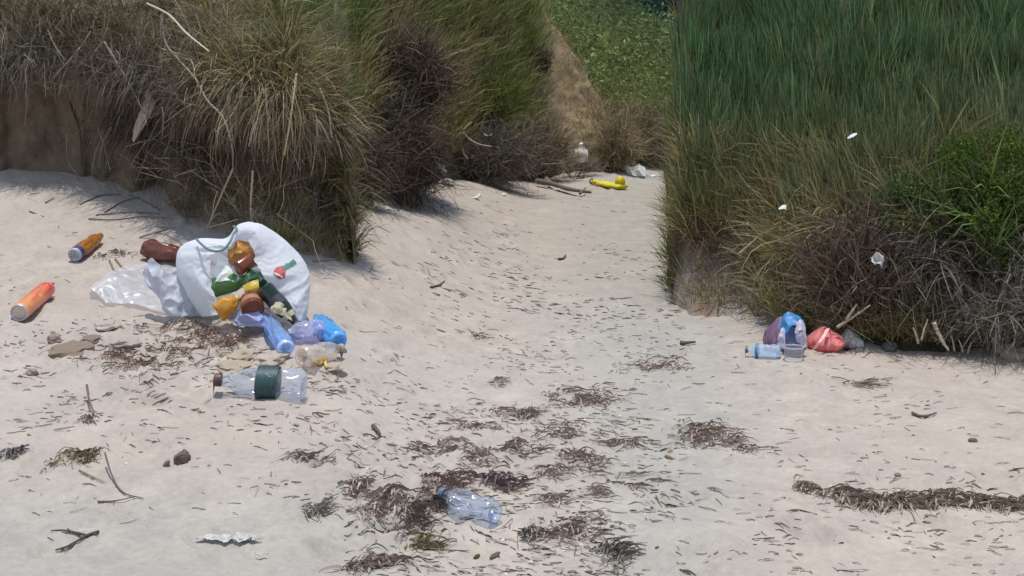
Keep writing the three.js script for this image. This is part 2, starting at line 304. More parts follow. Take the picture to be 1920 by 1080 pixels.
// ---------------------------------------------------------------- tuft shapes
function blade(g, P, dir, L, w, droop, segs, c0, c1, r) {
  const pts = [], d = dir.clone(), q = P.clone(); pts.push(q.clone());
  for (let k = 0; k < segs; k++) { d.y -= droop / segs; d.normalize(); q.addScaledVector(d, L / segs); pts.push(q.clone()); }
  const a = r() * 6.28, side = V(Math.cos(a), 0.15, Math.sin(a)).cross(dir).normalize();
  g.ribbon(pts, t => w * (t < 0.7 ? 1 : 1 - (t - 0.7) / 0.3 * 0.9), side, c0, c1);
}
function tuft(seed, { n, rad, lean, L, w, droop, segs = 4, base = [0.75, 0.65, 0.45], tip = [1, 1, 1], down = 0 }) {
  const g = new GB(), r = rng(seed);
  for (let i = 0; i < n; i++) {
    const a = r() * 6.283, q = Math.sqrt(r()) * rad, l = lean * (0.3 + r()), dir = V(Math.cos(a) * l, 1 - down * 2, Math.sin(a) * l).normalize(), k = 0.55 + 0.7 * r(), y = 0.85 + 0.3 * r();
    blade(g, V(Math.cos(a) * q, 0, Math.sin(a) * q), dir, L * (0.5 + 0.7 * r()), w * (0.6 + 0.7 * r()), droop * (0.5 + r()), segs, [base[0] * k, base[1] * k, base[2] * k], [tip[0] * k * y, tip[1] * k, tip[2] * k / y], r);
  }
  return g.build();
}
function twigs(seed, { n, L, w, up = 0.3, fork = 2 }) {   // a tangle of thin dead stems
  const g = new GB(), r = rng(seed);
  const stem = (P, d, l, wd, depth) => {
    const pts = [P.clone()], q = P.clone(); const k = 0.5 + 0.8 * r();
    for (let i = 0; i < 3; i++) { d = d.clone().add(V(r() - 0.5, (r() - 0.5) * 0.8, r() - 0.5).multiplyScalar(0.5)).normalize(); q.addScaledVector(d, l / 3); pts.push(q.clone()); if (depth && i > 0 && r() < 0.6) stem(q, d.clone().add(sph(r).multiplyScalar(0.8)).normalize(), l * 0.5, wd * 0.65, depth - 1); }
    const s = sph(r).cross(d).normalize(); g.ribbon(pts, t => wd * (1 - 0.6 * t), s, [k, k, k], [k * 1.1, k * 1.05, k]);
  };
  for (let i = 0; i < n; i++) { const d = sph(r); d.y = Math.abs(d.y) * (r() < 0.75 ? 1 : -0.6) + up; stem(V((r() - 0.5) * 0.12, (r() - 0.3) * 0.06, (r() - 0.5) * 0.12), d.normalize(), L * (0.5 + 0.7 * r()), w, fork - 1); }
  return g.build();
}
function leafBall(seed, { n, R, L, flat = 0.8 }) {
  const g = new GB(), r = rng(seed);
  for (let i = 0; i < n; i++) { const d = sph(r), P = d.clone().multiplyScalar(R * Math.pow(r(), 0.4)); P.y *= flat; const q = sph(r); q.y += 0.3; const k = 0.55 + 0.75 * r(); g.leaf(P, q.normalize(), sph(r).cross(q).normalize(), L * (0.6 + 0.7 * r()), L * 0.22, [k, k, k * 0.9]); }
  return g.build();
}
const reeds = [1, 2, 3].map(i => tuft(10 + i, { n: 10, rad: 0.1, lean: 0.22, L: 0.42, w: 0.0042, droop: 0.25, segs: 3 }));
const arch = [1, 2, 3].map(i => tuft(20 + i, { n: 22, rad: 0.05, lean: 0.8, L: 0.34, w: 0.0028, droop: 1.3, segs: 4 }));
const fine = [1, 2, 3].map(i => tuft(30 + i, { n: 15, rad: 0.07, lean: 0.6, L: 0.26, w: 0.003, droop: 0.7, segs: 2 }));
const hang = [1, 2, 3].map(i => tuft(40 + i, { n: 16, rad: 0.05, lean: 1.1, L: 0.36, w: 0.0024, droop: 2.6, segs: 5, base: [0.8, 0.75, 0.7] }));
const fall = [1, 2, 3].map(i => tuft(45 + i, { n: 14, rad: 0.07, lean: 0.5, L: 0.42, w: 0.0024, droop: 3.4, segs: 5, base: [0.8, 0.75, 0.7] }));
const brush = [1, 2, 3].map(i => twigs(50 + i, { n: 9, L: 0.3, w: 0.003 }));
const leaves = [1, 2, 3].map(i => leafBall(60 + i, { n: 130, R: 0.17, L: 0.045 }));
const crowns = [1, 2, 3].map(i => leafBall(70 + i, { n: 150, R: 1.0, L: 0.165, flat: 0.75 }));

// cover(surface, n, px range, t range, shapes, colour) -> one list per shape
function place(S, n, [x0, x1], [t0, t1], o) {
  const out = [];
  for (let k = 0; k < n * 4 && out.length < n; k++) {
    const px = mix(x0, x1, R0()), t = mix(t0, t1, R0()), u = (px - 960) / F, P = S(u, t), py = HY + (EYE - P.y) * F / -P.z;
    if (o.where && o.where(px, py, t, P) < R0()) continue;
    out.push({ p: P, s: (o.s ?? 1) * (0.7 + 0.6 * R0()), ry: R0() * 6.28, tilt: (o.tilt ?? 0) + (o.jit ?? 0.25) * gauss(), tz: (o.tz ?? 0) + (o.jit ?? 0.25) * gauss(), c: o.c(px, py, P) });
  }
  return out;
}
function stuff(name, label, category, shapes, material, list) { return tag(scatter(name, shapes, material, list), label, category, null, 'stuff'); }
const vary = (c, k = 0.3) => { const a = 1 + k * (R0() - 0.5) * 2, b = 1 + 0.12 * (R0() - 0.5); return [c[0] * a * b, c[1] * a, c[2] * a / b]; };
const patch = (P, f = 1.2, z = 0) => clamp(0.5 + 1.1 * fbm(P.x * f, P.y * f + P.z * 0.5, 3, z));
const mix3 = (a, b, t) => a.map((v, i) => mix(v, b[i], t));
const STRAW = [0.41, 0.35, 0.225], OLIVE = [0.23, 0.225, 0.085], GREEN = [0.11, 0.2, 0.065], DEEP = [0.145, 0.275, 0.125], BROWN = [0.21, 0.155, 0.11], RUST = [0.2, 0.11, 0.07], GREY = [0.26, 0.235, 0.19], DARK = [0.09, 0.07, 0.055];

// left bank
const inLeft = r => px => smooth(642, 642 - r, px);    // tufts near the end of the bank lean back from it
const leanOff = l => l, gaps = P => smooth(-0.12, 0.16, noise(P.x * 5.5, P.y * 1.6, 3));
const leanLeft = list => { for (const e of list) { const px = 960 + e.p.x / -e.p.z * F; if (px > 560) { e.tz = Math.abs(e.tz) * 0.5 + 0.5 * smooth(560, 640, px); e.s *= mix(1, 0.7, smooth(560, 640, px)); } } return list; };
stuff('bank_grass', 'green and straw coloured grass on top of the left earth bank', 'grass', arch, leafMat, leanLeft(place(SA, 520, [385, 660], [0.55, 0.9], { s: 0.82, jit: 0.85, where: (px, py, t, P) => 0.35 + gaps(P), c: (px, py, P) => vary(mix3(mix3(shade(STRAW, 1.25), OLIVE, patch(P, 2)), [0.13, 0.22, 0.07], smooth(430, 620, px) * smooth(190, 30, py) * 0.9), 0.45) })));
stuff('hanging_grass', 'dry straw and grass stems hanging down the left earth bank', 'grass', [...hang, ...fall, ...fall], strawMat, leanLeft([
  ...place(SA, 300, [385, 662], [0.5, 0.68], { s: 0.95, jit: 0.45, where: (px, py, t, P) => gaps(P), c: (px, py, P) => vary(mix3(STRAW, RUST, patch(P, 3) * 0.8), 0.45) }),
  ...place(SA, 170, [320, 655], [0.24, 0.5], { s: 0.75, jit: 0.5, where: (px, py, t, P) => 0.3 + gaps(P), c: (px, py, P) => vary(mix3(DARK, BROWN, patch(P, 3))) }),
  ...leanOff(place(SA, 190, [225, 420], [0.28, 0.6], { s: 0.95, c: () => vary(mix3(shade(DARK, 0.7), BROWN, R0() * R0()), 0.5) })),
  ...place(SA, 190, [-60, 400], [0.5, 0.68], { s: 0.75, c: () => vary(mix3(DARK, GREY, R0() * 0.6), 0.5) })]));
stuff('dry_grass', 'sparse dry grass and litter at the foot of the left bank', 'grass', fine, strawMat, leanLeft([
  ...place(SA, 90, [400, 625], [0.07, 0.3], { s: 0.55, where: px => smooth(380, 520, px) * 0.6 + 0.3, c: (px, py, P) => vary(mix3(OLIVE, STRAW, R0() * 0.8)) }),
  ...place(SA, 130, [330, 640], [0.1, 0.42], { s: 0.65, c: () => vary(mix3(DARK, OLIVE, R0())) }),
  ...place(SA, 300, [600, 679], [0.07, 0.98], { s: 0.5, jit: 0.5, c: () => vary(mix3(mix3(DARK, OLIVE, R0()), STRAW, R0() * R0())) }),
  ...place(SA, 40, [150, 400], [0.07, 0.13], { s: 0.4, c: () => vary(mix3(OLIVE, STRAW, R0())) })]));
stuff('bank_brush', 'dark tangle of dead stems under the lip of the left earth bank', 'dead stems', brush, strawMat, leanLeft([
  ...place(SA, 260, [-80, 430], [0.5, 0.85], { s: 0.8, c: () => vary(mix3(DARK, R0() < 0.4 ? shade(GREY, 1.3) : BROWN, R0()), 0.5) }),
  ...place(SA, 150, [360, 640], [0.2, 0.75], { s: 1.05, jit: 0.7, c: () => vary(mix3(shade(BROWN, 0.8), R0() < 0.4 ? STRAW : GREY, R0()), 0.5) })]));
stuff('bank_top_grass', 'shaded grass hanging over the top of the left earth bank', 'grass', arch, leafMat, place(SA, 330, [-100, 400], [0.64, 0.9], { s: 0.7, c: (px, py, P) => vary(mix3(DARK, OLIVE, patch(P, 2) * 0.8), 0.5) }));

tag(scatter('bank_grass', arch, leafMat, place(SA, 110, [634, 678], [0.55, 1], { s: 0.6, jit: 0.4, c: () => vary(mix3(OLIVE, GREEN, R0())) })), 'green grass at the right end of the left bank top', 'grass', null, 'stuff');
// middle bluff
stuff('bluff_grass', 'olive green grass covering the middle bluff', 'grass', fine, leafMat, place(SB, 3300, [655, 1030], [0.1, 0.8], { s: 1.35, tz: 0.2, where: px => smooth(1032, 980, px), c: (px, py, P) => vary(mix3(mix3(shade(OLIVE, 1.3), shade(GREEN, 1.25), patch(P, 0.9) * smooth(330, 120, py)), STRAW, clamp(patch(P, 1.4, 4) * 0.9 - 0.2 + smooth(990, 1060, px) * 0.3)), 0.35) }));
stuff('dune_grass', 'straw coloured grass on the sandy right shoulder of the middle bluff', 'grass', fine, leafMat, place(SB, 520, [1010, 1165], [0.1, 0.8], { s: 0.55, tz: 0.2, c: (px, py, P) => vary(mix3(shade(STRAW, 1.25), BROWN, patch(P, 1.5) * 0.7)) }));
// right slope
const softB = px => smooth(1030, 985, px);
const lean = list => { for (const e of list) { const px = 960 + e.p.x / -e.p.z * F; e.tz += 0.3 * noise(e.p.x * 0.9, e.p.y * 0.9); e.s *= 0.75 + 0.6 * R0() * R0(); if (px < 1330) { e.tz = -Math.abs(e.tz) * 0.5; } } return list; };
stuff('tall_grass', 'tall green grass covering the right slope', 'grass', reeds, leafMat, lean(place(SD, 7400, [1260, 2000], [0.36, 0.9], { s: 0.72, jit: 0.26, where: (px, py, t, P) => smooth(-0.32, 0.05, noise(P.x * 3.2, P.y * 3.2 - P.z * 2)) * smooth(620, 420, py) * (px < 1290 ? 0.6 : 1) * clamp(smooth(1430, 1500, px) + smooth(470, 430, py)), c: (px, py, P) => vary(mix3(mix3(STRAW, OLIVE, 0.35 + patch(P, 1.3) * 0.6), R0() < 0.12 ? [0.24, 0.27, 0.13] : DEEP, clamp(smooth(430, 120, py) * 0.65 + patch(P, 0.8, 3) * 0.5)), 0.5) })));
stuff('dry_slope_grass', 'dry brownish grass along the lower edge of the right slope', 'grass', fine, strawMat, place(SD, 2300, [1276, 1960], [0.1, 0.55], { s: 1.05, where: (px, py) => clamp(smooth(1430, 1500, px) + smooth(470, 430, py) + 0.025), c: (px, py, P) => vary(mix3(mix3(BROWN, shade(OLIVE, 1.15), clamp(0.25 + patch(P, 1.5))), STRAW, patch(P, 3, 5) * 0.5)) }));

// single plants: a mass of stems and leaves on a short woody base
function plant(name, label, category, px, py, D, [rx, ry, rz], layers, o = {}) {
  const u = (px - 960) / F, base = V(u * D, (o.y ?? EYE - (py - HY) / F * D), -D), g = group(name, base), r = rng(px * 7 + py);
  tag(g, label, category, o.group);
  const st = new GB();
  for (let i = 0; i < 7; i++) { const a = r() * 6.28, q = V(Math.cos(a) * rx * 0.6, ry * (0.7 + 0.6 * r()), Math.sin(a) * rz * 0.6); st.tube([V(q.x * 0.1, -0.1, q.z * 0.1), q.clone().multiplyScalar(0.5).add(V(0, ry * 0.1, 0)), q], t => 0.007 * (1 - 0.7 * t) * (o.k ?? 1), 5, [0.11, 0.085, 0.065]); }
  mesh('stem', st.build(), woodMat, g);
  for (const [part, shapes, material, n, s, col, mode] of layers) {
    const list = [];
    for (let i = 0; i < n; i++) {
      const d = sph(r), q = Math.pow(r(), 0.45), lump = 1 + 0.35 * noise(d.x * 2 + px, d.y * 2 + py, d.z * 2);
      const P = V(d.x * rx * q * lump, ry * (0.95 + d.y * q * lump), d.z * rz * q * lump); if (P.y < 0 && mode !== 'hang') P.y = r() * 0.1;
      if (mode === 'hang') P.y = ry * (0.5 + 0.9 * r());
      const c = col(P, r); list.push({ p: P, s: s * (0.7 + 0.6 * r()), ry: r() * 6.28, tilt: (r() - 0.5) * 1.2 + (d.z > 0 ? 0.3 : 0), tz: (r() - 0.5) * 1.2 - d.x * 0.5, c: vary(c) });
    }
    scatter(part, shapes, material, list, g);
  }
  return g;
}
const C1 = c => () => c;
const two = (a, b) => (P, r) => mix3(a, b, r());
const DF = px => lerpTable(footB, px);
plant('dry_bush', 'big dark brown bush of dry drooping stems at the left foot of the middle bluff', 'bush', 745, 392, DF(735) - 0.3, [0.34, 0.5, 0.4], [['hanging_stems', hang, strawMat, 230, 1.15, two(shade(DARK, 0.6), shade(RUST, 0.7)), 'hang'], ['twigs', brush, strawMat, 190, 1.15, two(shade(DARK, 0.6), DARK)]]);
plant('dry_bush', 'reddish brown dry bush low against the left end of the middle bluff', 'bush', 668, 388, DF(668) - 0.3, [0.25, 0.3, 0.3], [['hanging_stems', hang, strawMat, 110, 0.9, two(shade(RUST, 0.8), DARK), 'hang'], ['twigs', brush, strawMat, 110, 0.95, two(shade(DARK, 0.7), DARK)]]);
plant('dry_bush', 'tall brown bush of windblown stems high on the left of the middle bluff', 'bush', 755, 225, DF(745) + 0.2, [0.4, 0.36, 0.35], [['grass_stems', arch, strawMat, 120, 1.2, two(DARK, BROWN)], ['twigs', brush, strawMat, 150, 1.2, two(shade(DARK, 0.8), shade(RUST, 0.7))]]);
plant('brush_heap', 'low grey brown heap of tangled dead branches at the foot of the middle bluff', 'brushwood', 910, 342, DF(910) - 0.3, [0.62, 0.3, 0.45], [['twigs', brush, strawMat, 330, 1.15, two(DARK, GREY)], ['hanging_stems', hang, strawMat, 60, 0.9, two(DARK, BROWN), 'hang']]);
plant('brush_heap', 'paler brush of dry twigs beside the sandy shoulder of the bluff', 'brushwood', 1010, 338, DF(1010) - 0.1, [0.4, 0.38, 0.4], [['twigs', brush, strawMat, 150, 1.2, two(BROWN, GREY)], ['grass_stems', fine, strawMat, 110, 1.4, two(BROWN, STRAW)]]);
plant('green_bush', 'green leafy bush in the middle of the bluff above the brush heap', 'bush', 900, 240, DF(900) + 0.5, [0.5, 0.36, 0.35], [['leaves', leaves, leafMat, 70, 0.75, two(OLIVE, GREEN)], ['grass_stems', fine, leafMat, 90, 1.4, two(OLIVE, GREEN)]]);
plant('dark_bush', 'small dark bush in a hollow near the top of the bluff', 'bush', 985, 135, DF(985) + 1.35, [0.35, 0.2, 0.2], [['leaves', leaves, leafMat, 40, 0.8, two(DARK, DARK)]]);
for (const [px, py, D, rx, ry, c1, c2, label] of [
  [1120, 300, 19.4, 0.5, 0.35, BROWN, OLIVE, 'low brown green bush just behind the pale bird'],
  [1165, 318, 20.6, 0.7, 0.55, OLIVE, BROWN, 'olive bush above the bright yellow plastic piece'],
  [1215, 322, 21.2, 0.75, 0.6, DARK, OLIVE, 'dark olive bush directly behind the white sheets'],
  [1275, 330, 20.4, 0.75, 0.5, GREY, BROWN, 'greyish bush at the right end of the far beach'],
]) plant('beach_bush', label, 'bush', px, py, D, [rx, ry, 0.6], [['twigs', brush, strawMat, 130, 1.5, two(c1, c2)], ['leaves', leaves, leafMat, 80, 0.7, two(c1, c2)]], { group: 'bushes along the far edge of the beach' });
const DR = px => lerpTable(footD_, px);
plant('grass_tussock', 'big olive grass tussock spreading above the blue bag', 'tussock', 1545, 560, DR(1545) + 0.34, [0.27, 0.27, 0.25], [['grass_blades', arch, leafMat, 110, 0.85, two(OLIVE, STRAW)], ['dry_blades', hang, strawMat, 50, 1, two(BROWN, STRAW)]]);
plant('dry_tussock', 'brown dry tussock low on the bank between blue bag and white scrap', 'tussock', 1610, 610, DR(1610) + 0.1, [0.3, 0.26, 0.25], [['grass_blades', fine, strawMat, 110, 1.1, two(DARK, BROWN)], ['twigs', brush, strawMat, 60, 0.9, two(DARK, BROWN)]]);
plant('grey_shrub', 'grey green shrub with drooping stems over the dark hollow on the right', 'shrub', 1760, 615, DR(1760) + 0.15, [0.5, 0.36, 0.35], [['hanging_stems', hang, strawMat, 150, 1.0, two(shade(GREY, 0.75), DARK), 'hang'], ['twigs', brush, strawMat, 120, 0.9, two(shade(DARK, 0.6), DARK)], ['leaves', leaves, leafMat, 40, 0.6, two(DARK, shade(OLIVE, 0.6))]]);
plant('grey_shrub', 'grey twiggy shrub at the right end of the right beach', 'shrub', 1905, 655, DR(1905) - 0.05, [0.22, 0.2, 0.25], [['hanging_stems', hang, strawMat, 60, 0.9, two(GREY, DARK), 'hang'], ['twigs', brush, strawMat, 60, 0.9, two(DARK, GREY)]]);
plant('leafy_shrub', 'bright green leafy shrub at the right edge of the picture', 'shrub', 1865, 565, DR(1870) + 0.25, [0.42, 0.5, 0.35], [['leaves', leaves, leafMat, 170, 0.6, two([0.1, 0.165, 0.035], [0.06, 0.1, 0.025])], ['grass_blades', fine, leafMat, 60, 1.1, two(GREEN, OLIVE)]]);
plant('leafy_shrub', 'darker green shrub left of the bright leafy one', 'shrub', 1735, 510, DR(1735) + 0.35, [0.32, 0.28, 0.3], [['leaves', leaves, leafMat, 110, 0.55, two(shade(GREEN, 0.6), GREEN)], ['grass_blades', fine, leafMat, 60, 1.1, two(GREY, OLIVE)]]);
plant('dead_bush', 'reddish brown dead bush at the left end of the right bank', 'bush', 1322, 478, DR(1300) + 0.36, [0.14, 0.11, 0.12], [['twigs', brush, strawMat, 90, 0.62, two(RUST, DARK)]]);
plant('dead_bush', 'tan dead grass clump on the sandy scarp left of the tussock', 'bush', 1425, 505, DR(1420) + 0.34, [0.11, 0.1, 0.12], [['twigs', brush, strawMat, 45, 0.55, two(BROWN, GREY)], ['grass_blades', fine, strawMat, 40, 0.8, two(STRAW, BROWN)]]);
stuff('scarp_litter', 'dry stubble and fallen stems on the sandy scarp at the left of the right bank', 'dry grass', brush, strawMat, place(SD, 70, [1284, 1450], [0.1, 0.46], { s: 0.42, jit: 0.6, c: () => vary(mix3(BROWN, STRAW, R0()), 0.5) }));
stuff('scarp_grass', 'thin dry grass on the sandy scarp at the left of the right bank', 'dry grass', fine, strawMat, place(SD, 60, [1284, 1450], [0.12, 0.5], { s: 0.5, jit: 0.5, c: () => vary(mix3(BROWN, STRAW, R0()), 0.5) }));
plant('beach_bush', 'tan and olive bush at the right tip of the grassy shoulder', 'bush', 1158, 318, 18.6, [0.28, 0.36, 0.3], [['twigs', brush, strawMat, 110, 1.2, two(BROWN, STRAW)], ['grass_blades', fine, leafMat, 70, 1.2, two(OLIVE, STRAW)]]);
stuff('edge_grass', 'dry grass along the crumbling left edge of the right slope', 'dry grass', fine, leafMat, place(SD, 170, [1256, 1288], [0.42, 0.9], { s: 0.7, jit: 0.4, c: () => vary(mix3(mix3(BROWN, OLIVE, R0()), DEEP, R0() * 0.6), 0.4) }));
tag(scatter('tall_grass', reeds, leafMat, place(SD, 700, [2000, 2390], [0.1, 0.9], { s: 0.9, jit: 0.26, c: (px, py, P) => vary(mix3(OLIVE, DEEP, patch(P, 0.8, 3)), 0.4) })), 'tall grass on the slope beyond the right edge of the picture', 'grass', null, 'stuff');
plant('low_brush', 'low mound of grey brush under the pale bird', 'brushwood', 1075, 326, 17.5, [0.5, 0.09, 0.2], [['twigs', brush, strawMat, 90, 0.8, two(GREY, BROWN)]]);
// the wooded hillside and the farther wood, which read as masses
{
  const list = [], far = [];
  for (let k = 0; k < 900; k++) {
    const D = 22 + 42 * Math.pow(R0(), 1.3), px = mix(950, 1420, R0()), u = (px - 960) / F;
    const P = V(u * D, hillH(u, D) + 0.25 + 0.5 * R0() * R0(), -D), g = patch(P, 0.25, 2);
    list.push({ p: P, s: (0.4 + D * 0.013) * (0.5 + 1.0 * R0() * R0() + 0.1), ry: R0() * 6, c: vary(mix3(mix3(mix3(OLIVE, BROWN, 0.15 + 0.5 * R0() * R0()), GREEN, g * 0.75), [0.06, 0.12, 0.075], smooth(28, 60, D) * 0.6), 0.45) });
  }
  stuff('hillside_wood', 'green bushes and low trees covering the far hillside', 'woodland', crowns, leafMat, list);
  for (let k = 0; k < 260; k++) { const D = 105 + 45 * R0(), px = mix(1050, 1450, R0()), u = (px - 960) / F; far.push({ p: V(u * D, farH(u, D) + 1.2, -D), s: 1.8 + 1.6 * R0(), sy: 1.3, ry: R0() * 6, c: vary([0.03, 0.055, 0.05], 0.3) }); }
  stuff('far_wood', 'dark bluish trees on the ridge beyond the hillside', 'woodland', crowns, leafMat, far);
}
// ---------------------------------------------------------------- litter: helpers
const PET = (c = [0.82, 0.9, 1], o = {}) => phys(RGB(...c), { transmission: 0.9, roughness: 0.16, thickness: 0, ior: 1.5, ...o });
const film = (c, tr = 0.5, ro = 0.55, o = {}) => phys(RGB(...c), { transmission: tr, roughness: ro, thickness: 0, ...o });
const dirt = (() => { const n = 256, d = new Uint8Array(n * n * 4), r = rng(3); for (let j = 0; j < n; j++) for (let i = 0; i < n; i++) { const o = (j * n + i) * 4, k = clamp(0.86 + 0.35 * fbm(i / 30, j / 30, 4) + 0.3 * Math.min(0, fbm(i / 9, j / 40, 3, 5)) + 0.06 * (r() - 0.5)), w = smooth(0.28, 0.4, fbm(i / 16 + 30, j / 16, 4)) * 0.35; d[o] = 255 * mix(k, 0.8, w); d[o + 1] = 255 * mix(k * 0.985, 0.75, w); d[o + 2] = 255 * mix(k * 0.95, 0.68, w); d[o + 3] = 255; } const t = new THREE.DataTexture(d, n, n); t.wrapS = t.wrapT = THREE.RepeatWrapping; t.magFilter = THREE.LinearFilter; t.colorSpace = THREE.SRGBColorSpace; t.needsUpdate = true; return t; })();
const gloss = (c, ro = 0.3, o = {}) => phys(RGB(...c), { roughness: ro + 0.1, clearcoat: 0.15, map: dirt, ...o });
function lathe(prof, r0, { segs = 28, crush = 0, f = 20, seed = 0, dent = 0 } = {}) {   // turned about y, lying on the plane z = 0
  const pts = []; for (let i = 0; i < prof.length; i++) { pts.push(new THREE.Vector2(Math.max(prof[i][1], 1e-4), prof[i][0])); if (i < prof.length - 1 && crush) for (let k = 1; k < 6; k++) pts.push(new THREE.Vector2(Math.max(1e-4, mix(prof[i][1], prof[i + 1][1], k / 6)), mix(prof[i][0], prof[i + 1][0], k / 6))); }
  const g = new THREE.LatheGeometry(pts, crush ? 44 : segs), p = g.attributes.position;
  for (let i = 0; i < p.count; i++) {
    let x = p.getX(i), y = p.getY(i), z = p.getZ(i), r = Math.hypot(x, z); if (r < 1e-3) continue;
    if (crush) { const a = x / r, b = z / r, k = 1 + crush * (noise(a * 1.6 + seed, y * f, b * 1.6) * 1.3 + 0.6 * Math.abs(noise(a * 3 + seed, y * f * 2.2, b * 3 + 4)) - 0.35 - dent * Math.exp(-((b - 0.7) ** 2) * 4) * Math.sin(Math.PI * clamp(y * f * 0.2))); x *= k; z *= k; }
    p.setXYZ(i, x, y, z + r0);
  }
  g.computeVertexNormals(); return g;
}
function lying(name, A, B, lift = 0, up0 = V(0, 1, 0), pa, pb) {   // a group whose y runs along the ground from A to B and whose z points up
  pa = pa ?? G(...A); pb = pb ?? G(...B); pa.y += lift; pb.y += lift;
  const y = pb.clone().sub(pa), L = y.length(); y.normalize();
  const z = up0.clone().addScaledVector(y, -up0.dot(y)).normalize(), x = y.clone().cross(z);
  const g = group(name, pa); g.quaternion.setFromRotationMatrix(new THREE.Matrix4().makeBasis(x, y, z));
  return [g, L];
}
function sheet(P, nu, nv, { wr = 0, f = 12, seed = 0, origin = V(0, 0, 0) } = {}) {    // P(u, v) -> Vector3
  const g = new THREE.BufferGeometry(), p = [], uv = [], idx = [];
  for (let j = 0; j <= nv; j++) for (let i = 0; i <= nu; i++) {
    const u = i / nu, v = j / nv, q = P(u, v).clone().sub(origin);
    if (wr) { const a = wr * (1 - 2 * Math.abs(noise(q.x * f + seed, q.y * f, q.z * f)) * 1.6), b = wr * noise(q.x * f * 2.3, q.y * f * 2.3 + seed, q.z * f * 2.3); q.x += b * 0.7; q.y += a * 0.5; q.z += a; }
    p.push(q.x, q.y, q.z); uv.push(u, v);
    if (i && j) { const k = j * (nu + 1) + i; idx.push(k, k - 1, k - nu - 1, k - 1, k - nu - 2, k - nu - 1); }
  }
  g.setAttribute('position', new THREE.Float32BufferAttribute(p, 3)); g.setAttribute('uv', new THREE.Float32BufferAttribute(uv, 2)); g.setIndex(idx); g.computeVertexNormals(); return g;
}
function spline2(rows) {                                // rows of points -> a smooth surface through them
  const curves = rows.map(r => new THREE.CatmullRomCurve3(r, false, 'centripetal'));
  return (u, v) => new THREE.CatmullRomCurve3(curves.map(c => c.getPoint(clamp(u))), false, 'centripetal').getPoint(clamp(v));
}
function sack(name, label, category, px, py, wpx, hpx, deep, m, { seed = 1, knot = 0, top = 0.5, lean = 0, fold = 0.2, group: gr, kids } = {}) {   // a filled or slumped bag standing on the sand
  const o = G(px, py), s = F / -o.z, w = wpx / s / 2, h = hpx / s, g = group(name, o), geo = new THREE.SphereGeometry(1, 64, 44), p = geo.attributes.position;
  for (let i = 0; i < p.count; i++) {
    let x = p.getX(i), y = p.getY(i), z = p.getZ(i);
    const t = (y + 1) / 2, a = Math.atan2(z, x), nar = mix(1, top, smooth(0.35, 1, t));
    let k = 1 + fold * (1 - 2.2 * Math.abs(noise(Math.cos(a) * 2.4 + seed, t * 1.6, Math.sin(a) * 2.4))) + fold * 0.5 * noise(Math.cos(a) * 6, t * 5 + seed, Math.sin(a) * 6);
    if (knot && t > 0.82) k *= mix(1, 0.25, smooth(0.82, 0.9, t)) * (t > 0.93 ? 1.9 : 1);
    x *= w * nar * k; z *= deep * nar * k; y = h * Math.max(-0.01, (t - 0.12) / 0.88) * (0.93 + 0.09 * noise(x * 14, z * 14, seed)); x += lean * y;
    p.setXYZ(i, x, y, z);
  }
  geo.computeVertexNormals(); mesh('bag_body', geo, m, g); tag(g, label, category, gr);
  if (kids) kids(g, s, o);
  return g;
}
function pebble(name, label, category, px, py, wpx, hpx, col, o = {}) {
  const P = G(px, py), s = F / -P.z, g = new THREE.IcosahedronGeometry(1, 4), p = g.attributes.position, sd = px * 0.37;
  for (let i = 0; i < p.count; i++) { const x = p.getX(i), y = p.getY(i), z = p.getZ(i), k = 1 + (o.rough ?? 0.35) * fbm(x * 1.4 + sd, y * 1.4, 4, z * 1.4) * 1.4; p.setXYZ(i, x * k, y * k, z * k); }
  g.computeVertexNormals();
  const m = mesh(name, g, mat(RGB(...col), { roughness: o.ro ?? 0.85, bumpMap: sandBump, bumpScale: 0.003 }));
  m.scale.set(wpx / s / 2, hpx / s / 2, wpx / s / 2 * (o.deep ?? 0.8)); m.position.copy(P); m.position.y += hpx / s / 2 * (o.up ?? 0.45); m.rotation.set(0.1, sd, o.tz ?? 0);
  return tag(m, label, category, o.group);
}
const groundLine = pts => pts.map(([px, py, l]) => { const P = G(px, py); P.y += l ?? 0.004; return P; });
function stick(name, label, category, lines, col, r, o = {}) {   // each line: ground pixels, or points when o.raw
  const g = new GB(); let o0;
  lines.forEach((l, i) => { const P = o.raw ? l : groundLine(l), C = P.length > 2 || o.curve ? catmull(P, Math.max(6, P.length * 4)) : P; o0 = o0 ?? C[0].clone();
    const rad = (Array.isArray(r) ? r[i] : r), q = C.map((p, k) => V((p.x - o0.x) + 0.4 * rad * noise(k * 0.7, i), (p.y - o0.y) + rad * 0.6, p.z - o0.z + 0.4 * rad * noise(i, k * 0.7)));
    g.tube(q, t => rad * (1 - 0.55 * t) * (1 + 0.25 * noise(t * 9, i * 3)), 6, shade(col, 0.9), shade(col, 1.1)); });
  const m = mesh(name, g.build(), woodMat); m.position.copy(o0); return tag(m, label, category, o.group);
}

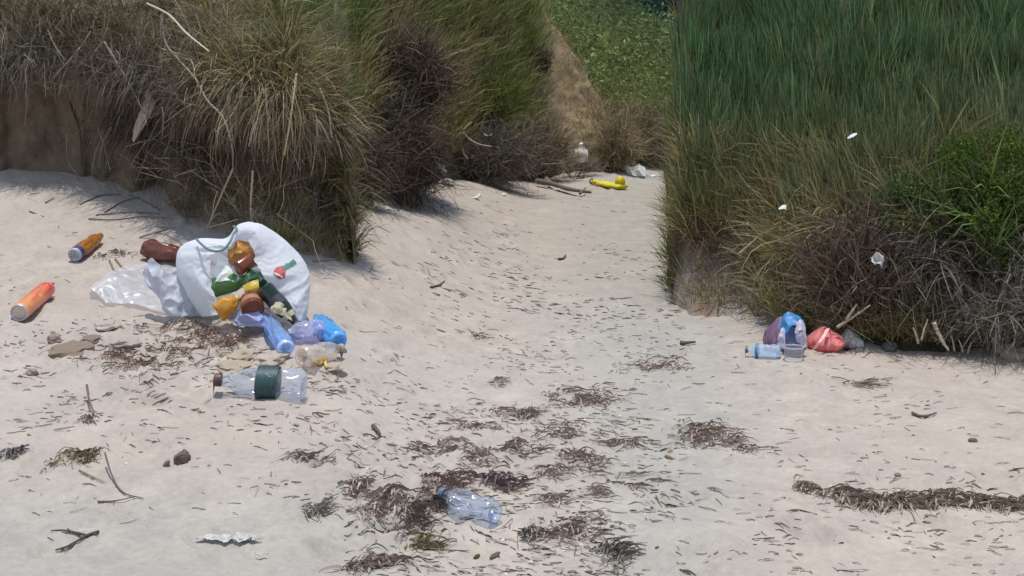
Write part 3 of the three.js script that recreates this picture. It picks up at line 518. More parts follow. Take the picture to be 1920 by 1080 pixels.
// ---------------------------------------------------------------- left: cans and bottles lying apart
{
  const [g, L] = lying('drink_can', [36, 604], [92, 556]), r = 0.047;
  const n = 256, W = 128, d = new Uint8Array(n * W * 4);
  for (let j = 0; j < n; j++) for (let i = 0; i < W; i++) { const t = j / n, a = [226, 164, 104], b = [205, 62, 66], o = (j * W + i) * 4, k = smooth(0.1, 0.75, t + 0.25 * fbm(i / 20, j / 40, 3)), m = 0.95 + 0.25 * fbm(i / 9, j / 24, 4), sc = smooth(0.3, 0.36, fbm(i / 14 + 9, j / 10, 4, 6)) * 0.5; for (let q = 0; q < 3; q++) d[o + q] = clamp(mix(mix(a[q], b[q], k) * m, 205, sc), 0, 255); d[o + 3] = 255; }
  const t = new THREE.DataTexture(d, W, n); t.magFilter = THREE.LinearFilter; t.colorSpace = THREE.SRGBColorSpace; t.needsUpdate = true;
  mesh('can_body', lathe([[0.012, r * 0.93], [0.02, r], [L * 0.85, r], [L * 0.9, r * 0.93], [L * 0.93, r * 0.84]], r, { segs: 40 }), phys(0xffffff, { map: t, roughness: 0.35, clearcoat: 0.4 }), g);
  mesh('can_base', lathe([[0.016, 0.0001], [0.016, r * 0.7], [0.004, r * 0.8], [0, r * 0.86], [0.003, r * 0.92], [0.013, r * 0.94]], r), mat(RGB(0.55, 0.5, 0.48), { roughness: 0.35, metalness: 0.6 }), g);
  mesh('can_rim', lathe([[L * 0.928, r * 0.84], [L * 0.95, r * 0.88], [L * 0.965, r * 0.86], [L * 0.965, r * 0.8], [L * 0.95, r * 0.78]], r), gloss([0.75, 0.3, 0.26], 0.3), g);
  mesh('lid', lathe([[L * 0.95, r * 0.78], [L * 0.952, 0.0001]], r), gloss([0.5, 0.1, 0.1], 0.35), g);
  const q = new GB(); q.tube([V(0.004, L * 0.955, r * 1.55), V(0.018, L * 1.0, r * 1.6), V(0.03, L * 1.02, r * 1.45)], () => 0.006, 6, [0.6, 0.12, 0.11]); mesh('pull_tab', q.build(), vcol({ roughness: 0.4 }), g);
  tag(g, 'red and orange drinks can lying on the sand at the far left', 'can');
}
{
  const [g, L] = lying('brown_bottle', [140, 492], [190, 455]), r = 0.042;
  mesh('bottle_body', lathe([[0.05, r], [L * 0.5, r * 1.02], [L * 0.68, r * 0.95], [L * 0.86, r * 0.75], [L, r * 0.5], [L, 0.001]], r, { crush: 0.16, f: 22, seed: 3 }), phys(RGB(0.42, 0.17, 0.035), { roughness: 0.18, transmission: 0.35, thickness: 0 }), g);
  mesh('label_band', lathe([[0.018, r * 1.01], [0.052, r * 1.02]], r), gloss([0.05, 0.07, 0.2], 0.4), g);
  mesh('bottle_base', lathe([[0.02, r], [0.006, r * 0.95], [0, r * 0.8], [0.008, r * 0.4], [0.01, 0.001]], r), gloss([0.5, 0.52, 0.66], 0.35), g);
  tag(g, 'crushed amber bottle with a dark blue band and pale base, alone on the sand', 'bottle');
}
{
  const [g, L] = lying('dark_brown_bottle', [268, 484], [352, 500]), r = 0.058;
  mesh('bottle_body', lathe([[0, 0.001], [0.004, r * 0.7], [0.012, r * 0.95], [0.04, r], [L * 0.45, r * 0.96], [L * 0.7, r * 0.8], [L * 0.9, r * 0.4], [L, r * 0.3], [L, 0.001]], r, { crush: 0.2, f: 16, seed: 8 }), phys(RGB(0.16, 0.05, 0.03), { roughness: 0.22, transmission: 0.25, thickness: 0 }), g);
  mesh('bottle_cap', lathe([[L * 0.95, r * 0.36], [L * 1.05, r * 0.36], [L * 1.05, 0.001]], r), gloss([0.12, 0.05, 0.04]), g);
  tag(g, 'dark reddish brown plastic bottle half hidden behind the white bag', 'bottle');
}
// ---------------------------------------------------------------- left: the burst white carrier bag and what spills from it
const bagD = -G(480, 600).z;
const B = (px, py, dz = 0) => at(px, py, bagD - dz);
{
  const rim = [[412, 592, .08], [403, 556, .06], [395, 512, .03], [396, 484, 0], [410, 470, -.04], [432, 470, -.07], [450, 455, -.07], [464, 452, -.05], [472, 480, -.01], [484, 506, .03], [504, 540, .06], [528, 572, .08], [552, 602, .1]];
  const sil = [[378, 592, -.02], [350, 552, -.05], [330, 502, -.1], [337, 466, -.14], [374, 448, -.16], [426, 446, -.17], [446, 424, -.17], [486, 421, -.16], [536, 452, -.15], [569, 488, -.13], [581, 522, -.1], [579, 562, -.05], [573, 602, 0]];
  const mid = rim.map((a, i) => [mix(a[0], sil[i][0], 0.5), mix(a[1], sil[i][1], 0.5), mix(a[2], sil[i][2], 0.5) + 0.055]);
  const toward = (k, dz) => sil.map(a => [mix(a[0], 470, k), mix(a[1], 525, k), a[2] * (1 - k) + dz]);
  const rows = [rim, mid, sil, toward(0.35, -.16), toward(0.75, -.26), toward(0.98, -.28)].map(r => r.map(q => B(...q)));
  const o = G(480, 600), g = group('white_carrier_bag', o), S = spline2(rows), bagWhite = film([0.8, 0.82, 0.87], 0.5, 0.8, { specularIntensity: 0.4 });
  const fold = (x, y, z) => 1 - 2.4 * Math.abs(noise(x, y, z)), crease = (u, v) => { const w = v < 0.5 ? mix(0.045 * noise(u * 17, 2) + 0.03 * noise(u * 41, 8), 0, v * 2) : 0, q = S(u, clamp(v + w)), n = 0.016 * fold(u * 6 + 5, v * 2.2, 2) + 0.006 * fold(u * 12 + 2.5 * noise(u * 3, v * 2, 1) + v * 3, v * 2.6, 4) + 0.0025 * fold(u * 34, v * 13, 9) + 0.003 * noise(u * 22, v * 2.5, 3); return q.add(V(0.4 * n, n * 0.5, n)); };
  mesh('bag_body', sheet(crease, 220, 100, { origin: o }), bagWhite, g);
  const h = new GB(); h.tube(catmull([[368, 448, -.02], [378, 458, .03], [392, 468, .05], [406, 471, .05], [420, 467, .04], [432, 452, .02], [438, 438, -.02], [444, 430, -.06], [438, 424, -.1]].map(q => B(...q).sub(o)), 40), () => 0.006, 7, [0.1, 0.2, 0.17]);
  mesh('handle', h.build(), vcol({ roughness: 0.5 }), g);
  // the print on its side: a round red mark with a pale slash, and a green bar
  const find = (px, py) => { let best = [9e9]; for (let i = 0; i <= 60; i++) for (let j = 0; j <= 30; j++) { const u = mix(0.55, 1, i / 60), v = mix(0, 0.42, j / 30), q = S(u, v), dx = 960 + q.x / -q.z * F - px, dy = HY + (EYE - q.y) / -q.z * F - py, d = dx * dx + dy * dy; if (d < best[0]) best = [d, u, v]; } return best.slice(1); };
  const patchOn = (fn, nu, nv, lift) => sheet((a, b) => { const [u, v] = find(...fn(a, b)), e = 0.004, p = crease(u, v), n = crease(u + e, v).sub(p).cross(crease(u, v + e).sub(p)).normalize(); if (n.z < 0) n.negate(); return p.addScaledVector(n, lift); }, nu, nv, { origin: o });
  const disc = (cx, cy, r) => (a, b) => [cx + r * b * Math.cos(a * 6.2832), cy + r * 1.1 * b * Math.sin(a * 6.2832)];
  mesh('red_mark', patchOn(disc(523, 514, 11), 20, 3, 0.005), gloss([0.62, 0.06, 0.07], 0.5), g);
  mesh('pale_slash', patchOn((a, b) => [514 + 14 * a - 1.5 * b, 514 + 7 * a + 3 * b], 6, 2, 0.008), gloss([0.85, 0.8, 0.8], 0.5), g);
  mesh('green_bar', patchOn((a, b) => [526 + 22 * a + 7 * b, 503 - 15 * a + 7 * b], 8, 3, 0.005), gloss([0.06, 0.25, 0.17], 0.5), g);
  tag(g, 'burst white plastic carrier bag with red and green print, mouth open towards the sea', 'bag');
}
{ // grey film bag left of it
  const o = G(300, 590), g = group('clear_film_bag', o), s = F / -o.z;
  const q = [[[168, 548], [215, 514], [270, 500], [320, 505], [352, 520]], [[172, 560], [225, 545], [280, 540], [330, 545], [372, 560]], [[200, 575], [250, 578], [300, 590], [345, 598], [395, 602]]].map((r, j) => r.map(([a, b], i) => { const P = G(a, b); P.y += [0.015, 0.07, 0.012][j] * (0.6 + 0.4 * Math.sin(i * 2.1)) + 0.01; return P; }));
  mesh('film', sheet(spline2(q), 90, 50, { wr: 0.011, f: 13, seed: 4, origin: o }), film([0.86, 0.87, 0.9], 0.72, 0.35), g);
  const D = -o.z, fl = [[[268, 512, -.02], [283, 484, 0], [300, 498, .02], [318, 512, 0], [345, 500, -.06]], [[275, 535, .03], [290, 520, .06], [308, 530, .07], [325, 530, .04], [352, 525, -.03]], [[296, 556, .05], [304, 556, .09], [316, 562, .1], [334, 558, .08], [356, 550, .02]], [[306, 585, .06], [315, 592, .1], [330, 595, .12], [350, 592, .1], [385, 585, .05]]].map(r => r.map(([a, b, dz]) => at(a, b, D - 0.02 - dz)));
  mesh('standing_flap', sheet(spline2(fl), 60, 60, { wr: 0.013, f: 15, seed: 9, origin: o }), film([0.5, 0.53, 0.6], 0.45, 0.6), g);
  const f2 = [[[345, 500, -.06], [362, 520, -.02], [380, 545, .02]], [[352, 540, 0], [368, 552, .03], [388, 565, .06]], [[358, 588, .06], [380, 592, .08], [405, 594, .1]]].map(r => r.map(([a, b, dz]) => at(a, b, D - 0.02 - dz)));
  mesh('torn_side', sheet(spline2(f2), 40, 40, { wr: 0.007, f: 12, seed: 2, origin: o }), film([0.7, 0.72, 0.74], 0.6, 0.5), g);
  tag(g, 'torn grey white film bag with a standing flap, left of the white carrier bag', 'bag');
}
// bottles and wrappers in the bag's mouth: laid between two sight points at depths inside the bag
function inBag(name, label, category, a, b, r, parts, o = {}) {
  const [g, L] = lying(name, null, null, -r, V(0, 0.8, 0.6), B(...a), B(...b));
  for (const [part, prof, m, extra] of parts) mesh(part, lathe(prof.map(([y, q]) => [y * L, q * r]), r, extra), m, g);
  return tag(g, label, category, o.group);
}
function wrapper(name, label, category, quad, m, wr = 0.012, f = 16, seed = 1) {
  const o = B(...quad[0][0]), g = mesh(name, sheet(spline2(quad.map(r => r.map(q => B(...q)))), 36, 36, { wr, f, seed, origin: o }), m); g.position.copy(o); return tag(g, label, category);
}
const bottleProf = [[0, 0.001], [0, 0.8], [0.03, 0.97], [0.06, 1], [0.58, 1], [0.72, 0.75], [0.82, 0.42], [0.97, 0.36], [1, 0.38], [1, 0.001]];
wrapper('snack_packet', 'yellow orange snack packet high in the mouth of the white bag', 'packet', [[[428, 460, -.1], [448, 452, -.06], [474, 456, -.1]], [[426, 480, -.06], [450, 474, -.02], [482, 476, -.08]], [[432, 500, -.06], [456, 498, -.02], [484, 500, -.08]]], gloss([0.55, 0.24, 0.03], 0.35));
inBag('brown_bottle', 'red brown bottle under the yellow orange packet inside the white bag', 'bottle', [446, 500, .0], [490, 472, -.1], 0.04, [['bottle_body', bottleProf, phys(RGB(0.22, 0.05, 0.02), { roughness: 0.15, transmission: 0.3, thickness: 0 })], ['bottle_cap', [[0.98, 0.4], [1.08, 0.4], [1.08, 0.001]], gloss([0.4, 0.25, 0.05])]]);
inBag('green_bottle', 'pale green bottle lying deep in the mouth of the white bag', 'bottle', [402, 535, -.08], [480, 512, -.06], 0.05, [['bottle_body', bottleProf, phys(RGB(0.16, 0.34, 0.1), { roughness: 0.12, transmission: 0.5, thickness: 0 })], ['bottle_cap', [[0.98, 0.4], [1.05, 0.4], [1.05, 0.001]], gloss([0.03, 0.15, 0.05])]]);
wrapper('green_wrapper', 'dark green crumpled wrapper beside the pale green bottle', 'wrapper', [[[466, 505, .0], [480, 506, .03], [494, 514, .02]], [[458, 522, .03], [478, 522, .05], [500, 526, .05]], [[450, 540, .04], [474, 540, .06], [505, 545, .05]]], gloss([0.03, 0.13, 0.06], 0.35), 0.01, 18, 3);
wrapper('yellow_carton', 'small bright yellow carton in the middle of the white bag', 'carton', [[[455, 536, .05], [470, 528, .07], [484, 524, .06]], [[458, 546, .08], [472, 542, .1], [486, 538, .08]], [[462, 556, .08], [474, 552, .1], [486, 548, .08]]], gloss([0.7, 0.5, 0.05], 0.4), 0.003, 12, 5);
wrapper('white_film', 'pale translucent film draped over the bottles inside the white bag', 'film', [[[410, 486, -.1], [428, 492, -.08], [455, 500, -.06]], [[402, 510, -.04], [425, 512, -.02], [456, 516, -.03]], [[404, 530, .0], [424, 526, .02], [444, 530, .0]]], film([0.82, 0.88, 0.86], 0.4, 0.6), 0.012, 12, 8);
inBag('amber_bottle', 'amber yellow plastic bottle at the front of the white bag', 'bottle', [414, 578, .12], [450, 552, .08], 0.05, [['bottle_body', [[0, 0.001], [0, 0.8], [0.06, 0.97], [0.6, 1], [0.85, 0.7], [1, 0.4], [1, 0.001]], phys(RGB(0.72, 0.36, 0.04), { roughness: 0.2, transmission: 0.4, thickness: 0 }), { crush: 0.18, f: 20, seed: 5 }], ['bottle_neck', [[1, 0.36], [1.15, 0.36], [1.15, 0.001]], gloss([0.75, 0.6, 0.3])]]);
inBag('brown_bottle', 'glossy brown bottle with a cream oval label, bottom end towards the viewer', 'bottle', [478, 578, .16], [472, 545, .02], 0.055, [['bottle_body', bottleProf, phys(RGB(0.17, 0.045, 0.015), { roughness: 0.12, transmission: 0.2, thickness: 0 })], ['label_patch', [[0.18, 1.01], [0.4, 1.012]], gloss([0.45, 0.22, 0.1], 0.5)]]);
inBag('dark_green_bottle', 'dark green bottle with cream neck label sliding out of the white bag', 'bottle', [492, 530, .08], [556, 601, .14], 0.043, [['bottle_body', bottleProf, gloss([0.012, 0.025, 0.018], 0.1)], ['neck_label', [[0.7, 0.83], [0.76, 0.68], [0.8, 0.55]], gloss([0.75, 0.68, 0.5], 0.5)], ['body_label', [[0.3, 1.02], [0.5, 1.022]], gloss([0.04, 0.04, 0.07], 0.45)], ['bottle_cap', [[0.93, 0.42], [1.03, 0.43], [1.03, 0.001]], gloss([0.25, 0.22, 0.2], 0.3, { metalness: 0.5 })]]);
wrapper('label_scrap', 'cream and black torn label beside the neck of the dark green bottle', 'label', [[[510, 570, .17], [524, 566, .18], [540, 578, .17]], [[508, 580, .19], [524, 580, .2], [544, 592, .18]], [[516, 588, .2], [530, 592, .2], [548, 602, .19]]], gloss([0.62, 0.55, 0.4], 0.5), 0.005, 22, 6);
// in front: blue plastics
{
  const o = G(470, 618), r = [[[436, 598, .05], [452, 582, .1], [478, 578, .1], [506, 590, .08]], [[440, 606, .1], [460, 594, .15], [484, 596, .15], [516, 606, .1]], [[446, 612, .1], [464, 610, .16], [488, 614, .15], [512, 622, .1]]].map(a => a.map(([x, y, dz]) => at(x, y, -o.z - dz + 0.05)));
  const m = mesh('blue_film', sheet(spline2(r), 60, 40, { wr: 0.014, f: 14, seed: 7, origin: o }), film([0.42, 0.48, 0.78], 0.4, 0.4)); m.position.copy(o); tag(m, 'crumpled lavender blue plastic film in front of the white bag', 'film');
}
function petBottle(name, label, A, Bp, r, c, { capC, bandC, baseC, crush = 0.14, seed = 1, lift = 0, tr = 0.85, cap = true, ro = 0.15, mark = 0 } = {}) {
  const [g, L] = lying(name, A, Bp, lift), m = PET(c, { transmission: tr, roughness: ro });
  mesh('bottle_body', lathe([[0.015, r * 0.9], [0.03, r], [L * 0.25, r * 0.98], [L * 0.3, r * 0.93], [L * 0.35, r], [L * 0.6, r], [L * 0.72, r * 0.85], [L * 0.84, r * 0.45], [L * 0.93, r * 0.32]], r, { crush, f: 3.4 / L, seed, dent: 0.8 }), m, g);
  mesh('bottle_base', lathe([[0.02, 0.001], [0.018, r * 0.35], [0.0, r * 0.62], [0.002, r * 0.78], [0.017, r * 0.92]], r), PET(baseC ?? c, { transmission: baseC ? 0.35 : tr, roughness: 0.2 }), g);
  if (cap) mesh('bottle_cap', lathe([[L * 0.92, r * 0.36], [L * 0.925, r * 0.4], [L * 0.99, r * 0.4], [L, r * 0.36], [L, 0.001]], r), gloss(capC ?? [0.2, 0.4, 0.8], 0.4), g);
  if (bandC) mesh('label_band', lathe([[L * bandC[1], r * 1.035], [L * mix(bandC[1], bandC[2], 0.5), r * 1.045], [L * bandC[2], r * 1.035]], r, { segs: 40 }), gloss(bandC[0], 0.45), g);
  if (mark) mesh('label_mark', sheet((u, v) => { const a = mix(0.75, 1.0, v) * mark, rr = r * 1.06; return V(Math.sin(a) * rr, L * (mix(bandC[1], bandC[2], 0.35 + 0.12 * u + 0.1 * Math.sin(v * 6))), r + Math.cos(a) * rr); }, 4, 10), gloss([0.16, 0.3, 0.3], 0.5), g);
  return tag(g, label, 'bottle');
}
petBottle('blue_bottle', 'pale blue crumpled bottle with its round base towards the viewer', [536, 672], [498, 602], 0.045, [0.4, 0.62, 0.95], { baseC: [0.55, 0.72, 1], seed: 2, tr: 0.65, crush: 0.22, cap: false });
petBottle('clear_bottle', 'clear squashed bottle lying between the two blue bottles', [606, 640], [535, 648], 0.058, [0.72, 0.74, 0.95], { seed: 12, crush: 0.2, cap: false, tr: 0.72 });
petBottle('blue_bottle', 'bright blue bottle with ribbed base at the right of the heap', [634, 660], [588, 608], 0.052, [0.12, 0.48, 0.85], { baseC: [0.18, 0.5, 0.95], seed: 4, tr: 0.5, crush: 0.16, cap: false });
petBottle('clear_bottle', 'clear brownish bottle in front of the bright blue bottle', [565, 690], [640, 672], 0.05, [0.86, 0.8, 0.76], { seed: 6, crush: 0.2, capC: [0.6, 0.5, 0.3], tr: 0.75 });
petBottle('clear_bottle', 'large clear bottle with a dark green label band, right of the brown cap', [572, 752], [400, 742], 0.068, [0.84, 0.88, 0.95], { seed: 9, crush: 0.15, capC: [0.1, 0.05, 0.035], bandC: [[0.015, 0.075, 0.085], 0.3, 0.53], tr: 0.9, ro: 0.12, mark: -1 });
{ const g = new GB(), P = groundLine([[585, 686, .02], [600, 688, .015], [606, 682, .03], [612, 692, .006]]), o = P[0].clone(); g.tube(catmull(P, 14).map(p => p.sub(o)), () => 0.008, 6, [0.6, 0.42, 0.1]); const m = mesh('yellow_strip', g.build(), vcol({ roughness: 0.5 })); m.position.copy(o); tag(m, 'bent yellow plastic strip under the clear brownish bottle', 'plastic strip'); }
{ // white scrap low in the foreground
  const o = G(425, 1020), g = group('white_scrap', o), s = F / -o.z, r = rng(8);
  const strip = (x0, x1, y0, y1, seed) => { const N = 46; const fn = (u, v) => { const e = (0.35 + 0.65 * Math.abs(noise(u * 7 + seed, 3))) * Math.sin(Math.PI * clamp(u * 0.94 + 0.04)), P = G(mix(x0, x1, u), mix(y0, y1, 0.5) + (y1 - y0) * (v - 0.5) * e + 5 * noise(u * 3 + seed, 9)); P.y += 0.012 + 0.013 * Math.abs(noise(u * 14 + seed, v * 4)); return P; }; return sheet(fn, N, 6, { origin: o }); };
  mesh('torn_sheet', strip(366, 478, 1002, 1032, 1), gloss([0.62, 0.62, 0.62], 0.6), g); mesh('torn_sheet', strip(430, 492, 1006, 1026, 5), gloss([0.62, 0.62, 0.62], 0.6), g); mesh('torn_sheet', strip(478, 504, 1044, 1050, 7), gloss([0.75, 0.76, 0.76], 0.6), g);
  tag(g, 'ragged white plastic scrap in the left foreground', 'scrap');
}
// ---------------------------------------------------------------- middle
petBottle('blue_water_bottle', 'pale blue crushed water bottle alone in the seaweed of the foreground', [928, 990], [826, 948], 0.045, [0.82, 0.88, 0.98], { seed: 21, crush: 0.22, capC: [0.14, 0.22, 0.32], tr: 0.92, ro: 0.14 });
{
  const [g, L] = lying('yellow_toy', [1170, 357], [1108, 347]), m = gloss([0.85, 0.74, 0.02], 0.4), q = new GB();
  const box = (r, y0, y1, w, h, z) => { const b = new THREE.CapsuleGeometry(r, y1 - y0 - 2 * r, 8, 18); b.scale(w / r / 2, 1, h / r / 2); b.translate(0, (y0 + y1) / 2, z); return b; };
  mesh('tray', box(0.05, 0, L * 0.75, 0.26, 0.085, 0.045), m, g); mesh('handle_bar', box(0.03, L * 0.55, L * 0.97, 0.07, 0.06, 0.05), m, g);
  const ring = new THREE.TorusGeometry(0.032, 0.012, 10, 24); ring.rotateX(Math.PI / 2); ring.translate(0, L * 0.99, 0.055); mesh('end_ring', ring, gloss([0.4, 0.36, 0.02], 0.5), g);
  const sc = new THREE.SphereGeometry(0.075, 28, 18, 0, Math.PI * 2, 0, Math.PI * 0.62); sc.scale(1.0, 1.2, 0.9); sc.rotateX(Math.PI / 2); sc.translate(0, L * 0.13, 0.1); mesh('raised_end', sc, m, g);
  tag(g, 'bright yellow moulded plastic piece with a raised round end on the far sand', 'plastic piece');
}
{ // the pale bird
  const o = at(1090, 305, 17.2), g = group('pale_bird', o), p = new GB(), prof = [[0, 0.04], [0.03, 0.075], [0.09, 0.095], [0.15, 0.085], [0.19, 0.064], [0.22, 0.05], [0.245, 0.044], [0.265, 0.042], [0.285, 0.034], [0.299, 0.017], [0.303, 0.001]];
  const b = new THREE.LatheGeometry(prof.map(([y, r]) => new THREE.Vector2(r, y)), 28), a = b.attributes.position;
  for (let i = 0; i < a.count; i++) { const y = a.getY(i); a.setZ(i, a.getZ(i) * 1.15 - 0.05 * smooth(0.15, 0, y) + 0.01 * smooth(0.22, 0.27, y)); }
  b.computeVertexNormals(); mesh('body', b, mat(RGB(0.78, 0.72, 0.66)), g);
  const bk = new THREE.ConeGeometry(0.011, 0.05, 10); bk.rotateX(Math.PI / 2); bk.rotateY(0.5); bk.translate(0.03, 0.262, 0.06); mesh('beak', bk, mat(RGB(0.08, 0.07, 0.06)), g);
  { const k = new THREE.SphereGeometry(0.022, 14, 10); k.scale(1, 1.2, 0.6); k.translate(0.018, 0.262, 0.036); mesh('face_patch', k, mat(RGB(0.16, 0.13, 0.12)), g); }
  for (const s of [-1, 1]) { const w = new THREE.SphereGeometry(1, 20, 14); w.scale(0.022, 0.1, 0.07); w.rotateX(-0.25); w.translate(s * 0.082, 0.1, -0.015); mesh('wing', w, mat(RGB(0.6, 0.52, 0.46)), g); }
  for (const s of [-1, 1]) { const e = new THREE.SphereGeometry(0.008, 10, 8); e.translate(s * 0.025 + 0.012, 0.272, 0.042); mesh('eye', e, gloss([0.02, 0.02, 0.02], 0.2), g); }
  for (const s of [-1, 1]) { const l = new THREE.CylinderGeometry(0.006, 0.006, 0.24, 8); l.translate(s * 0.03, -0.1, -0.05); mesh('leg', l, mat(RGB(0.4, 0.3, 0.25)), g); }
  tag(g, 'small pale bird standing upright in front of the far bushes', 'bird');
}
function scrap(name, label, category, px, py, D, pts, m, o = {}) {   // crumpled sheet; pts rows of pixel offsets and depth
  const P = D ? at(px, py, D) : G(px, py), rows = pts.map(r => r.map(([a, b, dz]) => at(px + a, py + b, -P.z - (dz ?? 0)))), g = mesh(name, sheet(spline2(rows), 24, 24, { wr: o.wr ?? 0.02, f: o.f ?? 7, seed: px, origin: P }), m); g.position.copy(P); return tag(g, label, category, o.group);
}
const WHITE = film([0.68, 0.67, 0.64], 0.2, 0.85);
scrap('white_sheet', 'white pointed sheet leaning left, beside the dark bush on the far sand', 'sheet', 1182, 329, 18.5, [[[-12, -18, 0], [-6, -20, 0], [2, -12, 0]], [[-8, -10, .15], [0, -10, .2], [8, -5, .15]], [[-2, -2, .2], [6, 0, .25], [14, 2, .2]]], WHITE);
scrap('white_sheet', 'larger white sheet lying right against the other one on the far sand', 'sheet', 1202, 330, 18.5, [[[-18, -16, 0], [-4, -22, 0], [6, -18, 0]], [[-12, -10, .15], [-2, -12, .25], [9, -8, .2]], [[-2, -3, .2], [4, 0, .3], [12, 1, .2]]], WHITE);
pebble('white_block', 'small white block right of the white sheets', 'block', 1225, 333, 15, 8, [0.75, 0.74, 0.72], { rough: 0.2 });
pebble('pale_stone', 'pale stone at the right end of the far sand', 'stone', 1270, 337, 24, 14, [0.5, 0.47, 0.43]);
scrap('white_paper', 'crumpled white paper on the sand left of the driftwood', 'paper', 892, 371, 0, [[[-12, 2, 0], [0, -2, 0], [4, -9, 0]], [[-10, 2, .1], [2, 0, .15], [9, -6, .1]], [[-4, 2, .1], [4, 2, .15], [11, 0, .1]]], WHITE);
scrap('white_flake', 'tiny white flake right of the crumpled paper', 'scrap', 945, 364, 0, [[[-6, 0, 0], [0, -2, 0]], [[-4, 2, .1], [5, 0, .1]]], WHITE, { wr: 0.005 });
scrap('white_rag', 'white rag lying on the sand under the brush heap', 'rag', 836, 343, 0, [[[-16, -3, 0], [0, -10, 0], [14, -4, 0]], [[-12, 0, .12], [2, -6, .2], [17, -1, .15]], [[-6, 2, .15], [6, 0, .2], [20, 1, .1]]], WHITE, { wr: 0.012 });
scrap('grey_film', 'grey crumpled film between the dark bush and the brush heap', 'film', 825, 330, DF(825) - 0.5, [[[-12, -20, 0], [0, -25, 0], [10, -18, 0]], [[-11, -8, .1], [1, -12, .18], [12, -8, .1]], [[-8, 0, .1], [2, 0, .2], [11, 1, .1]]], film([0.5, 0.53, 0.55], 0.5, 0.5), { wr: 0.03 });
scrap('white_scrap', 'pair of small white scraps caught on top of the brush heap', 'scrap', 914, 252, DF(910) - 0.35, [[[-9, -4, 0], [-3, 0, 0], [2, 2, 0], [9, -4, 0]], [[-7, 1, .05], [-2, 4, .05], [2, 4, .05], [8, 2, .05]]], WHITE, { wr: 0.01 });
scrap('white_scrap', 'small white scrap on the sand at the foot of the dark bush', 'scrap', 725, 391, 0, [[[-8, 0, 0], [0, -4, 0], [8, -1, 0]], [[-6, 2, .05], [0, 0, .08], [9, 2, .05]]], WHITE, { wr: 0.008 });
stick('driftwood', 'dark driftwood stick on the far sand left of the yellow piece', 'driftwood', [[[1008, 350, .05], [1035, 355, .05], [1062, 363, .04], [1106, 369, .03]], [[1024, 350, .08], [1034, 354, .05]], [[1088, 369, .03], [1098, 364, .07]]], [0.15, 0.12, 0.1], [0.045, 0.04, 0.02]);
stick('dead_branch', 'pale forked branch standing out of the brush heap', 'branch', [[[838, 280], [852, 262], [868, 246], [884, 230]], [[868, 248], [880, 262], [900, 272], [922, 276]], [[866, 278], [870, 290], [878, 298]]].map(l => l.map(([x, y]) => at(x, y, DF(880) - 0.55))), [0.42, 0.34, 0.26], [0.017, 0.013, 0.012], { raw: true, curve: true });
stick('dead_branch', 'thin pale branch lying along the right of the brush heap', 'branch', [[[942, 303], [962, 311]], [[955, 296], [985, 306], [1005, 318]], [[938, 274], [946, 268]], [[952, 318], [951, 338]]].map(l => l.map(([x, y]) => at(x, y, DF(950) - 0.55))), [0.36, 0.3, 0.24], 0.011, { raw: true, curve: true });
// ---------------------------------------------------------------- right
const purple = film([0.19, 0.105, 0.165], 0.15, 0.5), lav = film([0.55, 0.5, 0.62], 0.25, 0.6), blueM = film([0.035, 0.22, 0.5], 0.25, 0.5), redM = film([0.95, 0.27, 0.25], 0.4, 0.6), cream = film([0.78, 0.76, 0.7], 0.2, 0.75);
sack('purple_bag', 'dark purple rubbish bag at the left of the right heap', 'bag', 1452, 656, 44, 66, 0.09, purple, { seed: 2, top: 0.55, lean: 0.2, fold: 0.22 });
sack('grey_bag', 'blue grey carrier bag standing under the blue folded bag', 'bag', 1484, 657, 50, 46, 0.085, film([0.26, 0.28, 0.4], 0.3, 0.6), { seed: 5, top: 0.75, fold: 0.25 });
{
  const bD = -G(1488, 657).z, b = (x, y, dz = 0) => at(x, y, bD - dz);
  const rows = [[[1462, 606, .02], [1474, 586, .0], [1490, 588, -.02], [1506, 600, -.04]], [[1464, 616, .07], [1478, 602, .08], [1492, 600, .07], [1508, 612, .02]], [[1474, 636, .11], [1480, 616, .12], [1490, 610, .12], [1502, 616, .09]]].map(r => r.map(q => b(...q)));
  const o = G(1488, 657), m = mesh('blue_bag', sheet(spline2(rows), 40, 30, { wr: 0.012, f: 14, seed: 4, origin: o }), blueM); m.position.copy(o); tag(m, 'bright blue folded plastic bag on top of the right heap', 'bag');
  const lobes = [['lavender_bag', 'lavender plastic bag lobe with a dark mark hanging below the blue bag', [[[1492, 606, .1], [1500, 599, .1], [1508, 606, .08]], [[1491, 624, .13], [1500, 622, .15], [1511, 624, .12]], [[1494, 642, .14], [1503, 646, .16], [1514, 655, .13]]]], ['lavender_bag', 'smaller lavender plastic lobe between the purple bag and the grey bag', [[[1464, 616, .1], [1468, 614, .1], [1472, 618, .1]], [[1458, 636, .12], [1465, 634, .14], [1472, 636, .13]], [[1458, 652, .12], [1465, 655, .14], [1473, 654, .13]]]]];
  lobes.forEach(([n, l, q], i) => { const oo = b(...q[2][1]), S = spline2(q.map(r => r.map(e => b(...e)))), g = group(n, oo); mesh('bag_body', sheet(S, 26, 30, { wr: 0.006, f: 18, seed: i, origin: oo }), lav, g); if (!i) mesh('dark_mark', sheet((u, v) => S(mix(0.3, 0.75, u), mix(0.42, 0.47, v)).add(V(0, 0, 0.016)), 6, 3, { origin: oo }), mat(RGB(0.06, 0.05, 0.08)), g); tag(g, l, 'bag'); });
  const w = scrap('white_tip', 'white twist of plastic at the top of the blue bag', 'plastic', 1476, 590, bD, [[[-3, 3, 0], [0, -6, 0]], [[0, 4, .03], [3, -3, .03]]], WHITE, { wr: 0.003 });
}
